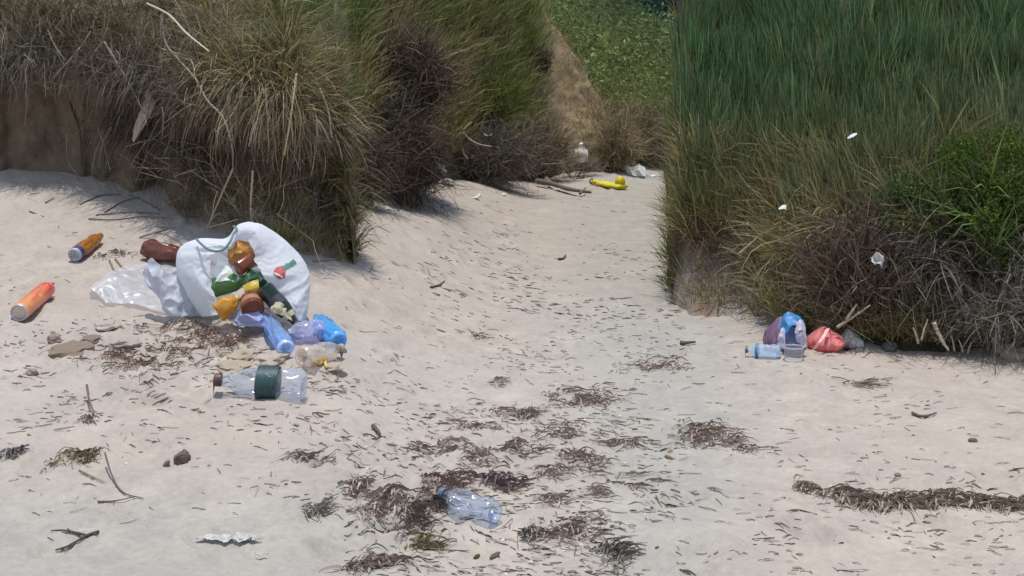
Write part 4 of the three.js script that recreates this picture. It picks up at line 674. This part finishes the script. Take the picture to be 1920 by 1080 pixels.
sack('red_bag', 'coral red plastic bag in the middle of the right heap', 'bag', 1547, 654, 68, 43, 0.13, redM, { seed: 9, top: 0.6, fold: 0.1, kids: (g, s, o) => { const q = new GB(); q.ribbon(catmull([[1552, 616], [1546, 628], [1536, 642], [1526, 655]].map(([x, y], i) => at(x, y, -o.z - [0.09, 0.14, 0.17, 0.16][i]).sub(o)), 12), () => 0.012, V(1, 0.3, 0), [0.85, 0.42, 0.4]); mesh('strap', q.build(), vcol({ roughness: 0.6 }), g); } });
sack('white_bag', 'cream white plastic bag at the right end of the right heap', 'bag', 1597, 652, 38, 40, 0.1, cream, { seed: 14, top: 0.35, lean: -0.15, fold: 0.22 });
petBottle('clear_water_bottle', 'clear bottle with a blue band lying in front of the purple bag', [1464, 672], [1398, 669], 0.036, [0.78, 0.88, 1], { seed: 31, crush: 0.1, capC: [0.1, 0.14, 0.2], bandC: [[0.1, 0.25, 0.5], 0.62, 0.7], tr: 0.72 });
{
  const o = G(1488, 672), g = group('clear_cup', o), c = new THREE.CylinderGeometry(0.052, 0.044, 0.06, 32, 6, true); c.translate(0, 0.03, 0); mesh('cup_wall', c, PET([0.86, 0.86, 0.92], { transmission: 0.88 }), g);
  const d = new THREE.TorusGeometry(0.052, 0.004, 8, 32); d.rotateX(Math.PI / 2); d.translate(0, 0.06, 0); mesh('cup_rim', d, PET([0.8, 0.8, 0.86], { transmission: 0.7 }), g); tag(g, 'clear plastic tub in front of the grey bag', 'tub');
}
const onSlope = (px, py, dz = 0.12) => { let best = null, e = 9e9; for (let i = 0; i <= 400; i++) { const P = SD((px - 960) / F, i / 400), y = HY + (EYE - P.y) / -P.z * F; if (Math.abs(y - py) < e) { e = Math.abs(y - py); best = P; } } return -best.z - dz; };
scrap('white_scrap', 'white oval scrap lying high in the tall grass', 'scrap', 1598, 255, onSlope(1598, 255, 0.8), [[[-9, 3, 0], [-2, -3, 0], [8, -6, 0]], [[-8, 5, .02], [1, 2, .03], [9, -3, .02]]], WHITE, { wr: 0.002 });
scrap('white_scrap', 'small white scrap in the grass at the upper left of the right bank', 'scrap', 1467, 390, onSlope(1467, 390, 0.7), [[[-8, 1, 0], [0, -5, 0], [7, -6, 0]], [[-6, 3, .02], [2, 2, .03], [7, 4, .02]]], WHITE, { wr: 0.004 });
scrap('white_bag', 'torn white plastic caught in the bush above the dark hollow', 'bag', 1645, 490, onSlope(1645, 490, 0.5), [[[-13, -6, 0], [-3, -17, .03], [4, -14, 0]], [[-8, 3, .05], [0, -3, .01], [12, -5, .05]], [[-6, 7, .02], [3, 5, .06], [9, 14, .02]]], film([0.7, 0.7, 0.68], 0.3, 0.7), { wr: 0.009, f: 16 });
stick('stick', 'pale crooked stick standing in the dark hollow at the right', 'stick', [[[1752, 608], [1757, 622], [1766, 640], [1778, 660]].map(([x, y]) => at(x, y, DR(1765) - 0.25))], [0.5, 0.45, 0.38], 0.014, { raw: true });
stick('stick', 'pair of grey sticks leaning right behind the cream bag', 'stick', [[[1570, 616], [1600, 596], [1632, 574]], [[1586, 602], [1606, 572]]].map(l => l.map(([x, y]) => at(x, y, DR(1600) - 0.2))), [0.36, 0.29, 0.22], 0.01, { raw: true });
stick('stick', 'bare stick leaning on the sandy scarp left of the tussock', 'stick', [[[1386, 478], [1404, 462], [1424, 443]].map(([x, y]) => at(x, y, DR(1400) + 0.05))], [0.34, 0.26, 0.2], 0.009, { raw: true });
stick('stick', 'thin upright stick in the middle of the sandy scarp', 'stick', [[[1346, 590], [1348, 560], [1345, 545]].map(([x, y]) => at(x, y, DR(1346) - 0.02))], [0.2, 0.15, 0.1], 0.008, { raw: true });
for (const [px, py, a, b, l] of [[1790, 660, -6, -28, 'pale dead stem fanning left just right of the crooked stick'], [1806, 662, -9, -24, 'pale dead stem leaning left, second right of the crooked stick'], [1728, 640, 12, -40, 'taller grey stem leaning right, left of the crooked stick'], [1722, 646, -10, -30, 'grey stem leaning left, farthest left before the dark hollow'], [1815, 664, 6, -20, 'short pale stem leaning right, farthest right before the dark hollow']]) stick('short_stick', l, 'stick', [[[px, py], [px + a * 0.4, py + b * 0.5], [px + a, py + b]].map(([x, y]) => at(x, y, DR(px) - 0.2))], [0.42, 0.37, 0.3], 0.007, { raw: true, group: 'dead stems at the dark hollow' });
pebble('dark_stone', 'dark stone at the left end of the dark hollow', 'stone', 1668, 655, 36, 20, [0.1, 0.095, 0.09]);
pebble('pale_stone', 'tan half buried stone at the right edge of the right beach', 'stone', 1900, 668, 60, 26, [0.4, 0.35, 0.28], { rough: 0.5 });
// ---------------------------------------------------------------- seaweed, twigs, roots and stones
const WEED = [0.38, 0.305, 0.255];
function weedStrands(g, o, C, ex, ez, ang, n, height, r, col, len = 0.11, mask = 1) {
  const ca = Math.cos(ang), sa = Math.sin(ang);
  for (let i = 0, tries = 0; i < n && tries < n * 6; tries++) {
    const a = gauss(r) * 0.72, b = gauss(r) * 0.72, e = Math.exp(-(a * a + b * b) * 1.6), x = C.x + ex * a * ca - ez * b * sa, z = C.z + ex * a * sa + ez * b * ca;
    if (mask && noise(x * 9, z * 16, 5) < 0.02 + 0.12 * r() - 0.2 * e) continue; i++;
    const L = len * (0.2 + 0.8 * r() * r()), pts = [], k = 0.6 + 0.8 * r(), c = [col[0] * k, col[1] * k * (0.95 + 0.1 * r()), col[2] * k]; let h = ang + gauss(r) * 0.9 + (r() < 0.25 ? 1.5 : 0), px = x, pz = z, lift = height * 0.4 * e * r(); const bend = gauss(r) * 0.9, arc = 0.003 + 0.012 * r() * (height > 0.02 ? 1 : 0.4);
    for (let q = 0; q < 5; q++) { pts.push(V(px - o.x, groundXZ(px, pz) + 0.005 + lift + arc * Math.sin(Math.PI * q / 4) - o.y, pz - o.z)); px += Math.cos(h) * L / 4; pz += Math.sin(h) * L / 4; h += bend * 0.5 + gauss(r) * 0.3; }
    const w = 0.0026 + 0.0032 * r();
    g.ribbon(pts, t => w * (1 - 0.5 * t * t), V(-Math.sin(h), 0.5 + 1.2 * r(), Math.cos(h)).normalize(), c, shade(c, 0.9));
  }
}
function weed(label, px, py, w, h, n, height, o = {}) {
  const C = G(px, py), A = G(px, py + h / 2), Bz = G(px, py - h / 2), s = F / -C.z, g = new GB(), r = rng(px * 31 + py);
  weedStrands(g, C, C, w / s * 0.74, Math.abs(A.z - Bz.z) * 0.74, o.ang ?? 0, n, height, r, o.col ?? WEED, o.len ?? 0.11);
  const m = mesh(o.name ?? 'seaweed_clump', g.build(), weedMat); m.position.copy(C); return tag(m, label, o.cat ?? 'seaweed', 'seaweed clumps washed up on the sand');
}
weed('dark flat seaweed band at the right of the middle sand, well behind the clumps', 1215, 690, 130, 24, 130, 0.03);
weed('large dark seaweed clump below the flat band, right of the middle of the sand', 1090, 750, 135, 34, 190, 0.05);
weed('seaweed clump of thin strands left of the large dark clump', 968, 776, 95, 20, 90, 0.035);
weed('low streak of seaweed farthest left above the slanting row', 875, 798, 105, 14, 60, 0.02);
weed('slanting row of seaweed that rises to the right, left half', 965, 842, 90, 26, 90, 0.04, { ang: -0.3 });
weed('slanting row of seaweed that rises to the right, thinner right half', 1050, 812, 110, 20, 80, 0.025, { ang: -0.3 });
weed('seaweed clump with short strands left of the slanting row', 815, 845, 90, 24, 80, 0.035);
weed('upright tuft of seaweed left of the slanting row', 898, 858, 62, 38, 80, 0.045);
weed('seaweed clump with a dark lump at its right end', 1085, 864, 90, 36, 110, 0.05);
weed('thin trail of seaweed running right from the slanting row', 1165, 832, 130, 14, 70, 0.02);
weed('small seaweed clump between the slanting row and the water bottle', 1022, 888, 66, 22, 60, 0.03);
weed('reddish seaweed clump up left of the water bottle', 838, 905, 95, 36, 150, 0.055, { col: [0.294, 0.213, 0.193] });
weed('dark curled seaweed clump right above the water bottle', 935, 904, 100, 26, 140, 0.055, { col: [0.224, 0.162, 0.153] });
weed('seaweed cut by the left border of the middle sand', 668, 915, 60, 46, 110, 0.045);
weed('broad tangle of seaweed left of the water bottle', 722, 945, 125, 60, 200, 0.045);
weed('small dark seaweed knot touching the neck of the water bottle', 812, 942, 26, 22, 50, 0.05, { col: [0.203, 0.153, 0.132] });
weed('dark seaweed heap below left of the water bottle', 775, 975, 64, 44, 130, 0.05, { col: [0.234, 0.193, 0.162] });
weed('seaweed clump stretched out right of the water bottle', 1045, 1000, 130, 34, 130, 0.03);
weed('dark feathery seaweed strand just below the water bottle', 948, 1006, 68, 12, 50, 0.025, { col: [0.203, 0.183, 0.162], ang: -0.15 });
weed('olive brown seaweed clump left of the two green leaves', 792, 1026, 70, 22, 90, 0.03, { col: [0.284, 0.234, 0.143] });
weed('dark feathery seaweed sprig near the bottom right of the middle sand', 1152, 1045, 66, 34, 100, 0.03, { ang: -0.5, col: [0.224, 0.193, 0.172] });
weed('seaweed tangle in the bottom left corner of the middle sand', 690, 1050, 110, 40, 150, 0.03);
weed('thin seaweed streak right of the water bottle', 1030, 936, 80, 12, 35, 0.015);
weed('faint seaweed smudge right of the thin streak', 1118, 930, 46, 24, 45, 0.02);
weed('sparse seaweed wisps at the right of the middle sand', 1188, 905, 50, 22, 35, 0.015);
weed('little patch of dark bits in the centre of the middle sand', 895, 632, 50, 22, 40, 0.015, { len: 0.06 });
weed('ring of dark bits below the centre of the middle sand', 932, 717, 44, 18, 45, 0.02, { len: 0.06 });
weed('bushy seaweed clump at the left border of the right sand', 1318, 822, 105, 40, 260, 0.06);
weed('tail of seaweed strands trailing right from the bushy clump', 1385, 838, 60, 14, 45, 0.02, { ang: 0.3 });
weed('small pointed seaweed lump left of the long seaweed line', 1498, 916, 26, 14, 50, 0.04);
weed('seaweed twigs below the red bag, in the middle of the right sand', 1612, 722, 95, 14, 45, 0.02, { len: 0.16 });
weed('brown twiggy seaweed heap between the white bag and the green labelled bottle', 395, 640, 160, 36, 330, 0.05, { col: [0.325, 0.224, 0.172], len: 0.1 });
weed('straggling brown seaweed below the clear film bag', 265, 680, 190, 50, 230, 0.03, { col: [0.304, 0.213, 0.172] });
weed('brown weed tuft at the foot of the amber bottle', 205, 478, 60, 18, 50, 0.02, { col: [0.284, 0.224, 0.183], len: 0.08 });
weed('fan of dry brown weed lying in the left foreground', 140, 862, 88, 20, 170, 0.03, { col: [0.294, 0.231, 0.147], ang: -0.1, len: 0.09 });
weed('dark weed clump at the left border of the foreground', 20, 852, 36, 14, 70, 0.03, { col: [0.203, 0.183, 0.172], len: 0.07 });
weed('grey weed streak at the right border of the left foreground', 592, 860, 100, 14, 80, 0.02, { col: [0.280, 0.252, 0.231] });
weed('grey weed patch below the weed streak', 588, 960, 60, 16, 70, 0.02, { col: [0.385, 0.356, 0.304] });
weed('small weed knot around the little upright twig', 162, 790, 36, 14, 45, 0.03, { len: 0.06 });
weed('grey stems scattered in front of the torn film bag', 330, 612, 150, 22, 90, 0.02, { col: [0.280, 0.224, 0.182], len: 0.12 });
{ // the long seaweed line of the right sand
  const pts = [[1548, 926], [1575, 933], [1610, 940], [1660, 945], [1710, 942], [1760, 940], [1810, 944], [1860, 950], [1930, 947]].map(q => G(...q)), o = pts[4].clone(), g = new GB(), r = rng(99), cv = new THREE.CatmullRomCurve3(pts);
  for (let i = 0; i <= 40; i++) { const t = i / 40; weedStrands(g, o, cv.getPoint(t), 0.09, 0.02 + 0.036 * Math.min(1, t * 3) * (0.4 + 1.0 * r()), gauss(r) * 0.3, 6 + Math.floor((20 + 26 * r()) * Math.min(1, t * 3 + 0.15)), 0.035, r, [0.37, 0.305, 0.24], 0.12, 0); }
  const m = mesh('seaweed_line', g.build(), weedMat); m.position.copy(o); tag(m, 'long thick line of dry seaweed across the right foreground', 'seaweed');
}
// twigs on the sand
const TW = [0.13, 0.09, 0.07];
stick('budded_twig', 'dark forked twig with buds in the bottom left corner', 'twig', [[[186, 1001], [165, 1008], [146, 1018], [128, 1028], [104, 1036]], [[164, 1008], [140, 1002], [118, 998], [96, 999]], [[140, 1021], [130, 1032], [120, 1038]], [[150, 1006], [144, 1001]], [[130, 999], [126, 995]], [[120, 1031], [114, 1036]], [[176, 1004], [184, 1007]]], [0.07, 0.055, 0.055], [0.006, 0.0045, 0.0035, 0.004, 0.004, 0.004, 0.004]);
stick('forked_twig', 'thin bent twig forming a V in the left foreground', 'twig', [[[197, 876, .05], [208, 898, .02], [230, 926], [268, 938]], [[183, 944], [212, 943], [256, 934]]], TW, 0.004);
stick('short_twig', 'short dark twig sticking up out of a weed knot at the left', 'twig', [[[163, 750, .06], [168, 768, .03], [178, 784]]], TW, 0.006);
stick('split_stem', 'pair of straight dry stems below the fan of brown weed', 'twig', [[[148, 884], [180, 900], [196, 907]], [[152, 889], [175, 902]]], [0.2, 0.16, 0.11], 0.003);
for (const [l, q] of [['dark twig touching the foot of the bank, farthest up', [[150, 385], [190, 368], [226, 366]]], ['short dark twig slanting up right', [[196, 400], [235, 378], [262, 372]]], ['longest dark twig, nearly level', [[166, 412], [215, 414], [268, 408], [322, 412]]], ['level dark twig just above the longest one', [[180, 405], [240, 400], [300, 402]]], ['dark twig slanting up left', [[300, 396], [268, 378], [240, 366]]], ['dark twig right above the dark brown bottle', [[262, 447], [300, 436], [330, 428]]], ['little grey twig at the far left', [[85, 382], [102, 372]]], ['little grey twig slanting down, farthest left', [[55, 398], [82, 408]]]]) stick('dark_twig', l + ' under the left bank', 'twig', [q], [0.13, 0.11, 0.1], 0.005, { group: 'twigs on the sand under the left bank' });
stick('grey_stick', 'grey stick lying on the sand right of the white carrier bag', 'stick', [[[588, 492], [612, 490], [644, 484]]], [0.26, 0.21, 0.17], 0.008);
stick('stem_pair', 'two brown stems lying across the amber bottle weed', 'twig', [[[205, 490], [214, 508], [222, 512]], [[216, 488], [228, 502], [236, 506]]], [0.2, 0.15, 0.11], 0.006);
stick('dark_twig', 'dark lizard shaped twig alone in the upper middle of the sand', 'twig', [[[808, 541], [822, 537], [834, 529]], [[822, 537], [828, 539]]], [0.09, 0.075, 0.065], 0.008);
stick('dark_twig', 'thick dark twig near the left border of the middle sand', 'twig', [[[700, 803], [706, 810], [713, 819]]], [0.1, 0.075, 0.07], 0.01);
stick('curved_twig', 'curved dark twig in the upper right of the middle sand', 'twig', [[[1048, 488], [1056, 487], [1061, 480]]], [0.07, 0.06, 0.05], 0.012);
stick('long_stem', 'thin long stem running from the olive weed to the green leaf', 'twig', [[[806, 1032], [845, 1035], [880, 1036]]], [0.16, 0.13, 0.08], 0.003);
stick('winged_twig', 'dark twig with a thick middle in the centre of the right sand', 'twig', [[[1712, 779], [1724, 784], [1736, 784], [1755, 778]]], [0.09, 0.075, 0.065], [0.009]);
stick('short_twig', 'short dark stick at the left border of the right sand, level with the clear bottle', 'twig', [[[1278, 648], [1304, 645]]], [0.1, 0.075, 0.06], 0.014);
for (const [px, py, w, h, c, l, n] of [[894, 1046, 18, 9, [0.075, 0.07, 0.012], 'olive green oval leaf below the water bottle', 'leaf'], [928, 1043, 30, 7, [0.09, 0.085, 0.045], 'grey green pod right of the olive leaf', 'pod'], [1232, 1028, 9, 6, [0.16, 0.17, 0.05], 'small yellow green leaf at the bottom right of the middle sand', 'leaf'], [1254, 859, 22, 6, [0.16, 0.09, 0.04], 'rusty brown leaf at the right border of the middle sand', 'leaf'], [1126, 962, 26, 6, [0.19, 0.14, 0.08], 'folded tan leaf right of the water bottle', 'leaf'], [565, 850, 10, 6, [0.13, 0.15, 0.03], 'tiny green leaf above the grey weed streak', 'leaf']])
  pebble(n, l, 'leaf', px, py, w, h, c, { rough: 0.25, deep: 0.4 });
pebble('bark_piece', 'dark brown curled piece of bark in the left foreground', 'bark', 342, 866, 34, 30, [0.13, 0.095, 0.08], { rough: 0.6, tz: -0.5, deep: 0.6 });
pebble('bark_chip', 'small tan chip left of the dark curled bark', 'bark', 312, 872, 26, 10, [0.24, 0.17, 0.12], { tz: -0.7, deep: 0.4 });
pebble('dark_seed', 'single round dark seed lump in the right sand', 'seed', 1824, 828, 17, 9, [0.11, 0.09, 0.065]);
pebble('dark_seed', 'flat tan seed lump above the long seaweed line', 'seed', 1683, 892, 15, 7, [0.2, 0.155, 0.105]);
for (const [px, py, w, h, c, l] of [[128, 660, 84, 26, [0.2, 0.15, 0.11], 'long brown stone half buried in the sand at the left'], [100, 640, 30, 26, [0.26, 0.2, 0.16], 'upright tan stone at the left end of the long brown stone'], [170, 640, 36, 18, [0.2, 0.15, 0.12], 'brown stone behind the long brown stone'], [205, 612, 44, 18, [0.38, 0.32, 0.27], 'pale stone below the torn film bag'], [452, 672, 62, 24, [0.36, 0.28, 0.21], 'tan stone left of the crumpled blue bottle'], [440, 690, 70, 18, [0.34, 0.27, 0.2], 'flat tan stone below the other tan stone'], [512, 676, 70, 26, [0.38, 0.32, 0.26], 'rounded pale stone under the blue bottles'], [238, 645, 46, 20, [0.35, 0.29, 0.25], 'pale lump of sandstone in the middle of the debris'], [60, 700, 20, 14, [0.3, 0.23, 0.18], 'small stone near the left border'], [620, 690, 50, 16, [0.36, 0.3, 0.24], 'pale stone at the right border below the bottles'], [290, 655, 38, 16, [0.34, 0.28, 0.24], 'pale stone right of the sandstone lump']])
  pebble('stone', l, 'stone', px, py, w, h, c, { rough: 0.6, up: 0.2, ro: 0.95, group: 'stones half buried in the sand at the left' });
// roots and stems on the left bank
const DA = (px, o = 0.1) => lerpTable(footA, px) - o;
const hangLine = (pts, off = 0.1) => catmull(pts.map(([x, y, d]) => at(x, y, DA(x, off < 0.01 ? -0.05 : off + (x > 270 && y < 330 ? 0.28 * smooth(330, 250, y) : x < 270 ? 0.16 * smooth(300, 220, y) : 0)) + (d ?? 0))), pts.length * 6);
const PALE = [0.42, 0.36, 0.29];
for (const [label, pts, r, c, off] of [
  ['long straight pale tipped root by the bark flap', [[196, 80], [230, 137], [258, 188], [276, 236]], 0.007, [0.32, 0.26, 0.21]],
  ['pale short root slanting down right', [[90, 58], [104, 88], [122, 114]], 0.007, PALE],
  ['pale short root crossing it, slanting down left', [[150, 90], [128, 116], [102, 144]], 0.006, PALE],
  ['long pale stem arching right from the top of the bank', [[276, 8], [315, 28], [348, 62], [392, 98]], 0.008, [0.5, 0.42, 0.3], 0.3],
  ['longest root, bending down the middle', [[304, 37], [310, 80], [334, 112], [367, 150], [389, 190], [418, 222], [434, 268], [437, 318]], 0.008, [0.24, 0.2, 0.17], 0.14],
  ['straight straw stem leaning behind the white bag', [[437, 318], [420, 356], [388, 430]], 0.008, [0.4, 0.32, 0.2], 0.12],
  ['upright straw stem right of the leaning one', [[474, 322], [470, 398], [474, 420]], 0.008, [0.38, 0.31, 0.24], 0.12],
  ['straw stem hanging below the lit grass', [[556, 140], [545, 222], [533, 292]], 0.007, [0.46, 0.36, 0.2], 0.16],
  ['bent straw stem near the right end of the bank', [[600, 167], [615, 207], [622, 259]], 0.007, [0.46, 0.38, 0.26], 0.16],
  ['reddish straw fanning down left', [[492, 168], [478, 220], [466, 276]], 0.006, [0.32, 0.2, 0.13], 0.16],
  ['reddish straw fanning down right', [[498, 168], [502, 230], [504, 284]], 0.006, [0.32, 0.2, 0.13], 0.16],
  ['dark root running down the earth wall', [[130, 190], [138, 214], [148, 242], [154, 318]], 0.009, [0.06, 0.045, 0.035], 0.0],
  ['thin root hanging at the far left of the earth wall', [[46, 130], [52, 168], [46, 238]], 0.005, [0.22, 0.18, 0.13], 0.06],
  ['thin straw on the lower earth wall', [[184, 240], [196, 276], [207, 324]], 0.005, [0.34, 0.29, 0.2], 0.05],
  ['thin curved straw reaching the sand', [[125, 252], [129, 305], [152, 336]], 0.005, [0.25, 0.21, 0.15], 0.05],
  ['thin root sagging to the right below the overhang', [[320, 165], [340, 190], [372, 198]], 0.005, [0.3, 0.26, 0.22], 0.12],
]) stick('root', label + ' on the left bank', 'root', [hangLine(pts, off ?? 0.1)], c, r, { raw: true, group: 'roots and stems on the left bank' });
{ const P = (x, y, d) => at(x, y, DA(x, 0.2) - d), S = spline2([[P(277, 160, 0), P(281, 172, .02), P(290, 190, 0)], [P(268, 195, .02), P(274, 200, .04), P(287, 206, .02)], [P(252, 236, .02), P(260, 240, .03), P(270, 238, .01)], [P(248, 262, 0), P(251, 266, .01), P(254, 262, 0)]]), o = P(250, 262, 0); const m = mesh('bark_flap', sheet(S, 16, 24, { wr: 0.004, f: 14, origin: o }), mat(RGB(0.34, 0.28, 0.23))); m.position.copy(o); tag(m, 'pale brown flap of bark hanging at the edge of the earth wall', 'bark'); }
{ // fine roots under the overhang
  const g = new GB(), r = rng(41);
  for (let i = 0; i < 190; i++) { const px = -40 + 430 * r(), y = 20 + 110 * r(), D = DA(px, 0.12 + 0.14 * r()), P = at(px, y, D), pts = [P.clone()]; let d = V(gauss(r) * 0.7, -0.6 - 0.4 * r(), gauss(r) * 0.3); for (let k = 0; k < 4; k++) { d.add(V(gauss(r) * 0.4, -0.2, gauss(r) * 0.2)).normalize(); P.addScaledVector(d, 0.03 + 0.11 * r() * r()); pts.push(P.clone()); } const k = 0.4 + 1.1 * r() * r(); g.ribbon(pts, t => 0.0028 * (1 - 0.6 * t), V(1, 0.2, 0.3), [0.3 * k, 0.25 * k, 0.2 * k]); }
  tag(mesh('fine_roots', g.build(), woodMat), 'fringe of fine roots under the overhang of the earth bank', 'roots', null, 'stuff');
}
// small bits of seaweed, straw and stone strewn over the sand
{
  const g = new GB(), r = rng(123), st = new GB(), o = V(0, 0, 0);
  const ok = (px, py) => { const left = px < 643, mid = px >= 643 && px < 1277; const top = left ? lerpTable([[0, 345], [200, 366], [400, 445], [643, 500]], px) : mid ? lerpTable([[643, 392], [815, 375], [830, 350], [1277, 342]], px) : lerpTable([[1277, 600], [1440, 612], [1600, 660], [1920, 675]], px); return py > top; };
  const dens = (px, py) => { const cl = clamp(0.4 + 2.1 * fbm(px / 120, py / 50, 4, 4));
    if (px < 643) return cl * (0.12 + 0.6 * smooth(560, 640, py) * smooth(860, 780, py)) * smooth(1040, 900, py) * (1 + smooth(250, 640, px) * 0.4);
    if (px < 1277) return cl * (0.25 + 0.75 * smooth(640, 950, px) * smooth(400, 470, py) + 0.6 * smooth(720, 800, py) * smooth(1230, 1050, px));
    return cl * (0.2 + 0.12 * smooth(760, 860, py)); };
  for (let i = 0, k = 0; i < 40000 && k < 3600; i++) {
    const px = 1980 * r() - 30, py = 340 + 740 * r(); if (!ok(px, py) || dens(px, py) < r()) continue; k++;
    const P = G(px, py), s = F / -P.z, q = r();
    if (q < 0.08) { const a = 0.003 + 0.006 * r(), c = r() < 0.3 ? [0.5, 0.47, 0.42] : [0.14, 0.11, 0.09], h = 6; for (let b = 0; b < h; b++) { const t = b / h * 6.28; st.v(V(P.x + Math.cos(t) * a, P.y, P.z + Math.sin(t) * a * 0.8), c); } const n0 = st.p.length / 3 - h, top = st.v(V(P.x + a * 0.2, P.y + a * 0.8, P.z), c); for (let b = 0; b < h; b++) st.i.push(n0 + (b + 1) % h, n0 + b, top); continue; }
    const tiny = r() < 0.72, L = (tiny ? 0.012 + 0.025 * r() : 0.03 + 0.07 * r() * r()) * (s < 300 ? 1.35 : 1), w = (0.0016 + 0.003 * r()) * (s < 300 ? 1.5 : 1), kk = r() < 0.15 ? 0.45 : 0.75 + 0.7 * r(), c = q < 0.18 ? [0.3, 0.23, 0.14] : q < 0.22 ? [0.13, 0.13, 0.03] : [0.26, 0.21, 0.18];
    let h = gauss(r) * 0.45 + (r() < 0.12 ? 1.3 : 0) + (px > 643 && px < 1277 ? 0.25 : 0); const pts = []; let x = P.x, z = P.z; const lift = 0.002 + 0.003 * r(), bd = gauss(r) * 0.3;
    for (let b = 0; b < 4; b++) { pts.push(V(x, groundXZ(x, z) + lift * (b === 1 || b === 2 ? 1 : 0.5), z)); x += Math.cos(h) * L / 3; z += Math.sin(h) * L / 3; h += bd; }
    g.ribbon(pts, t => w * (1 - 0.6 * Math.abs(t - 0.4)), V(-Math.sin(h), 0.7, Math.cos(h)).normalize(), shade(c, kk));
  }
  tag(mesh('seaweed_bits', g.build(), weedMat), 'small dark bits of dry seaweed strewn over the whole beach', 'seaweed', null, 'stuff');
  tag(mesh('grit', st.build(), weedMat), 'tiny stones and shell bits strewn over the whole beach', 'pebbles', null, 'stuff');
}
renderer.render(scene, camera);
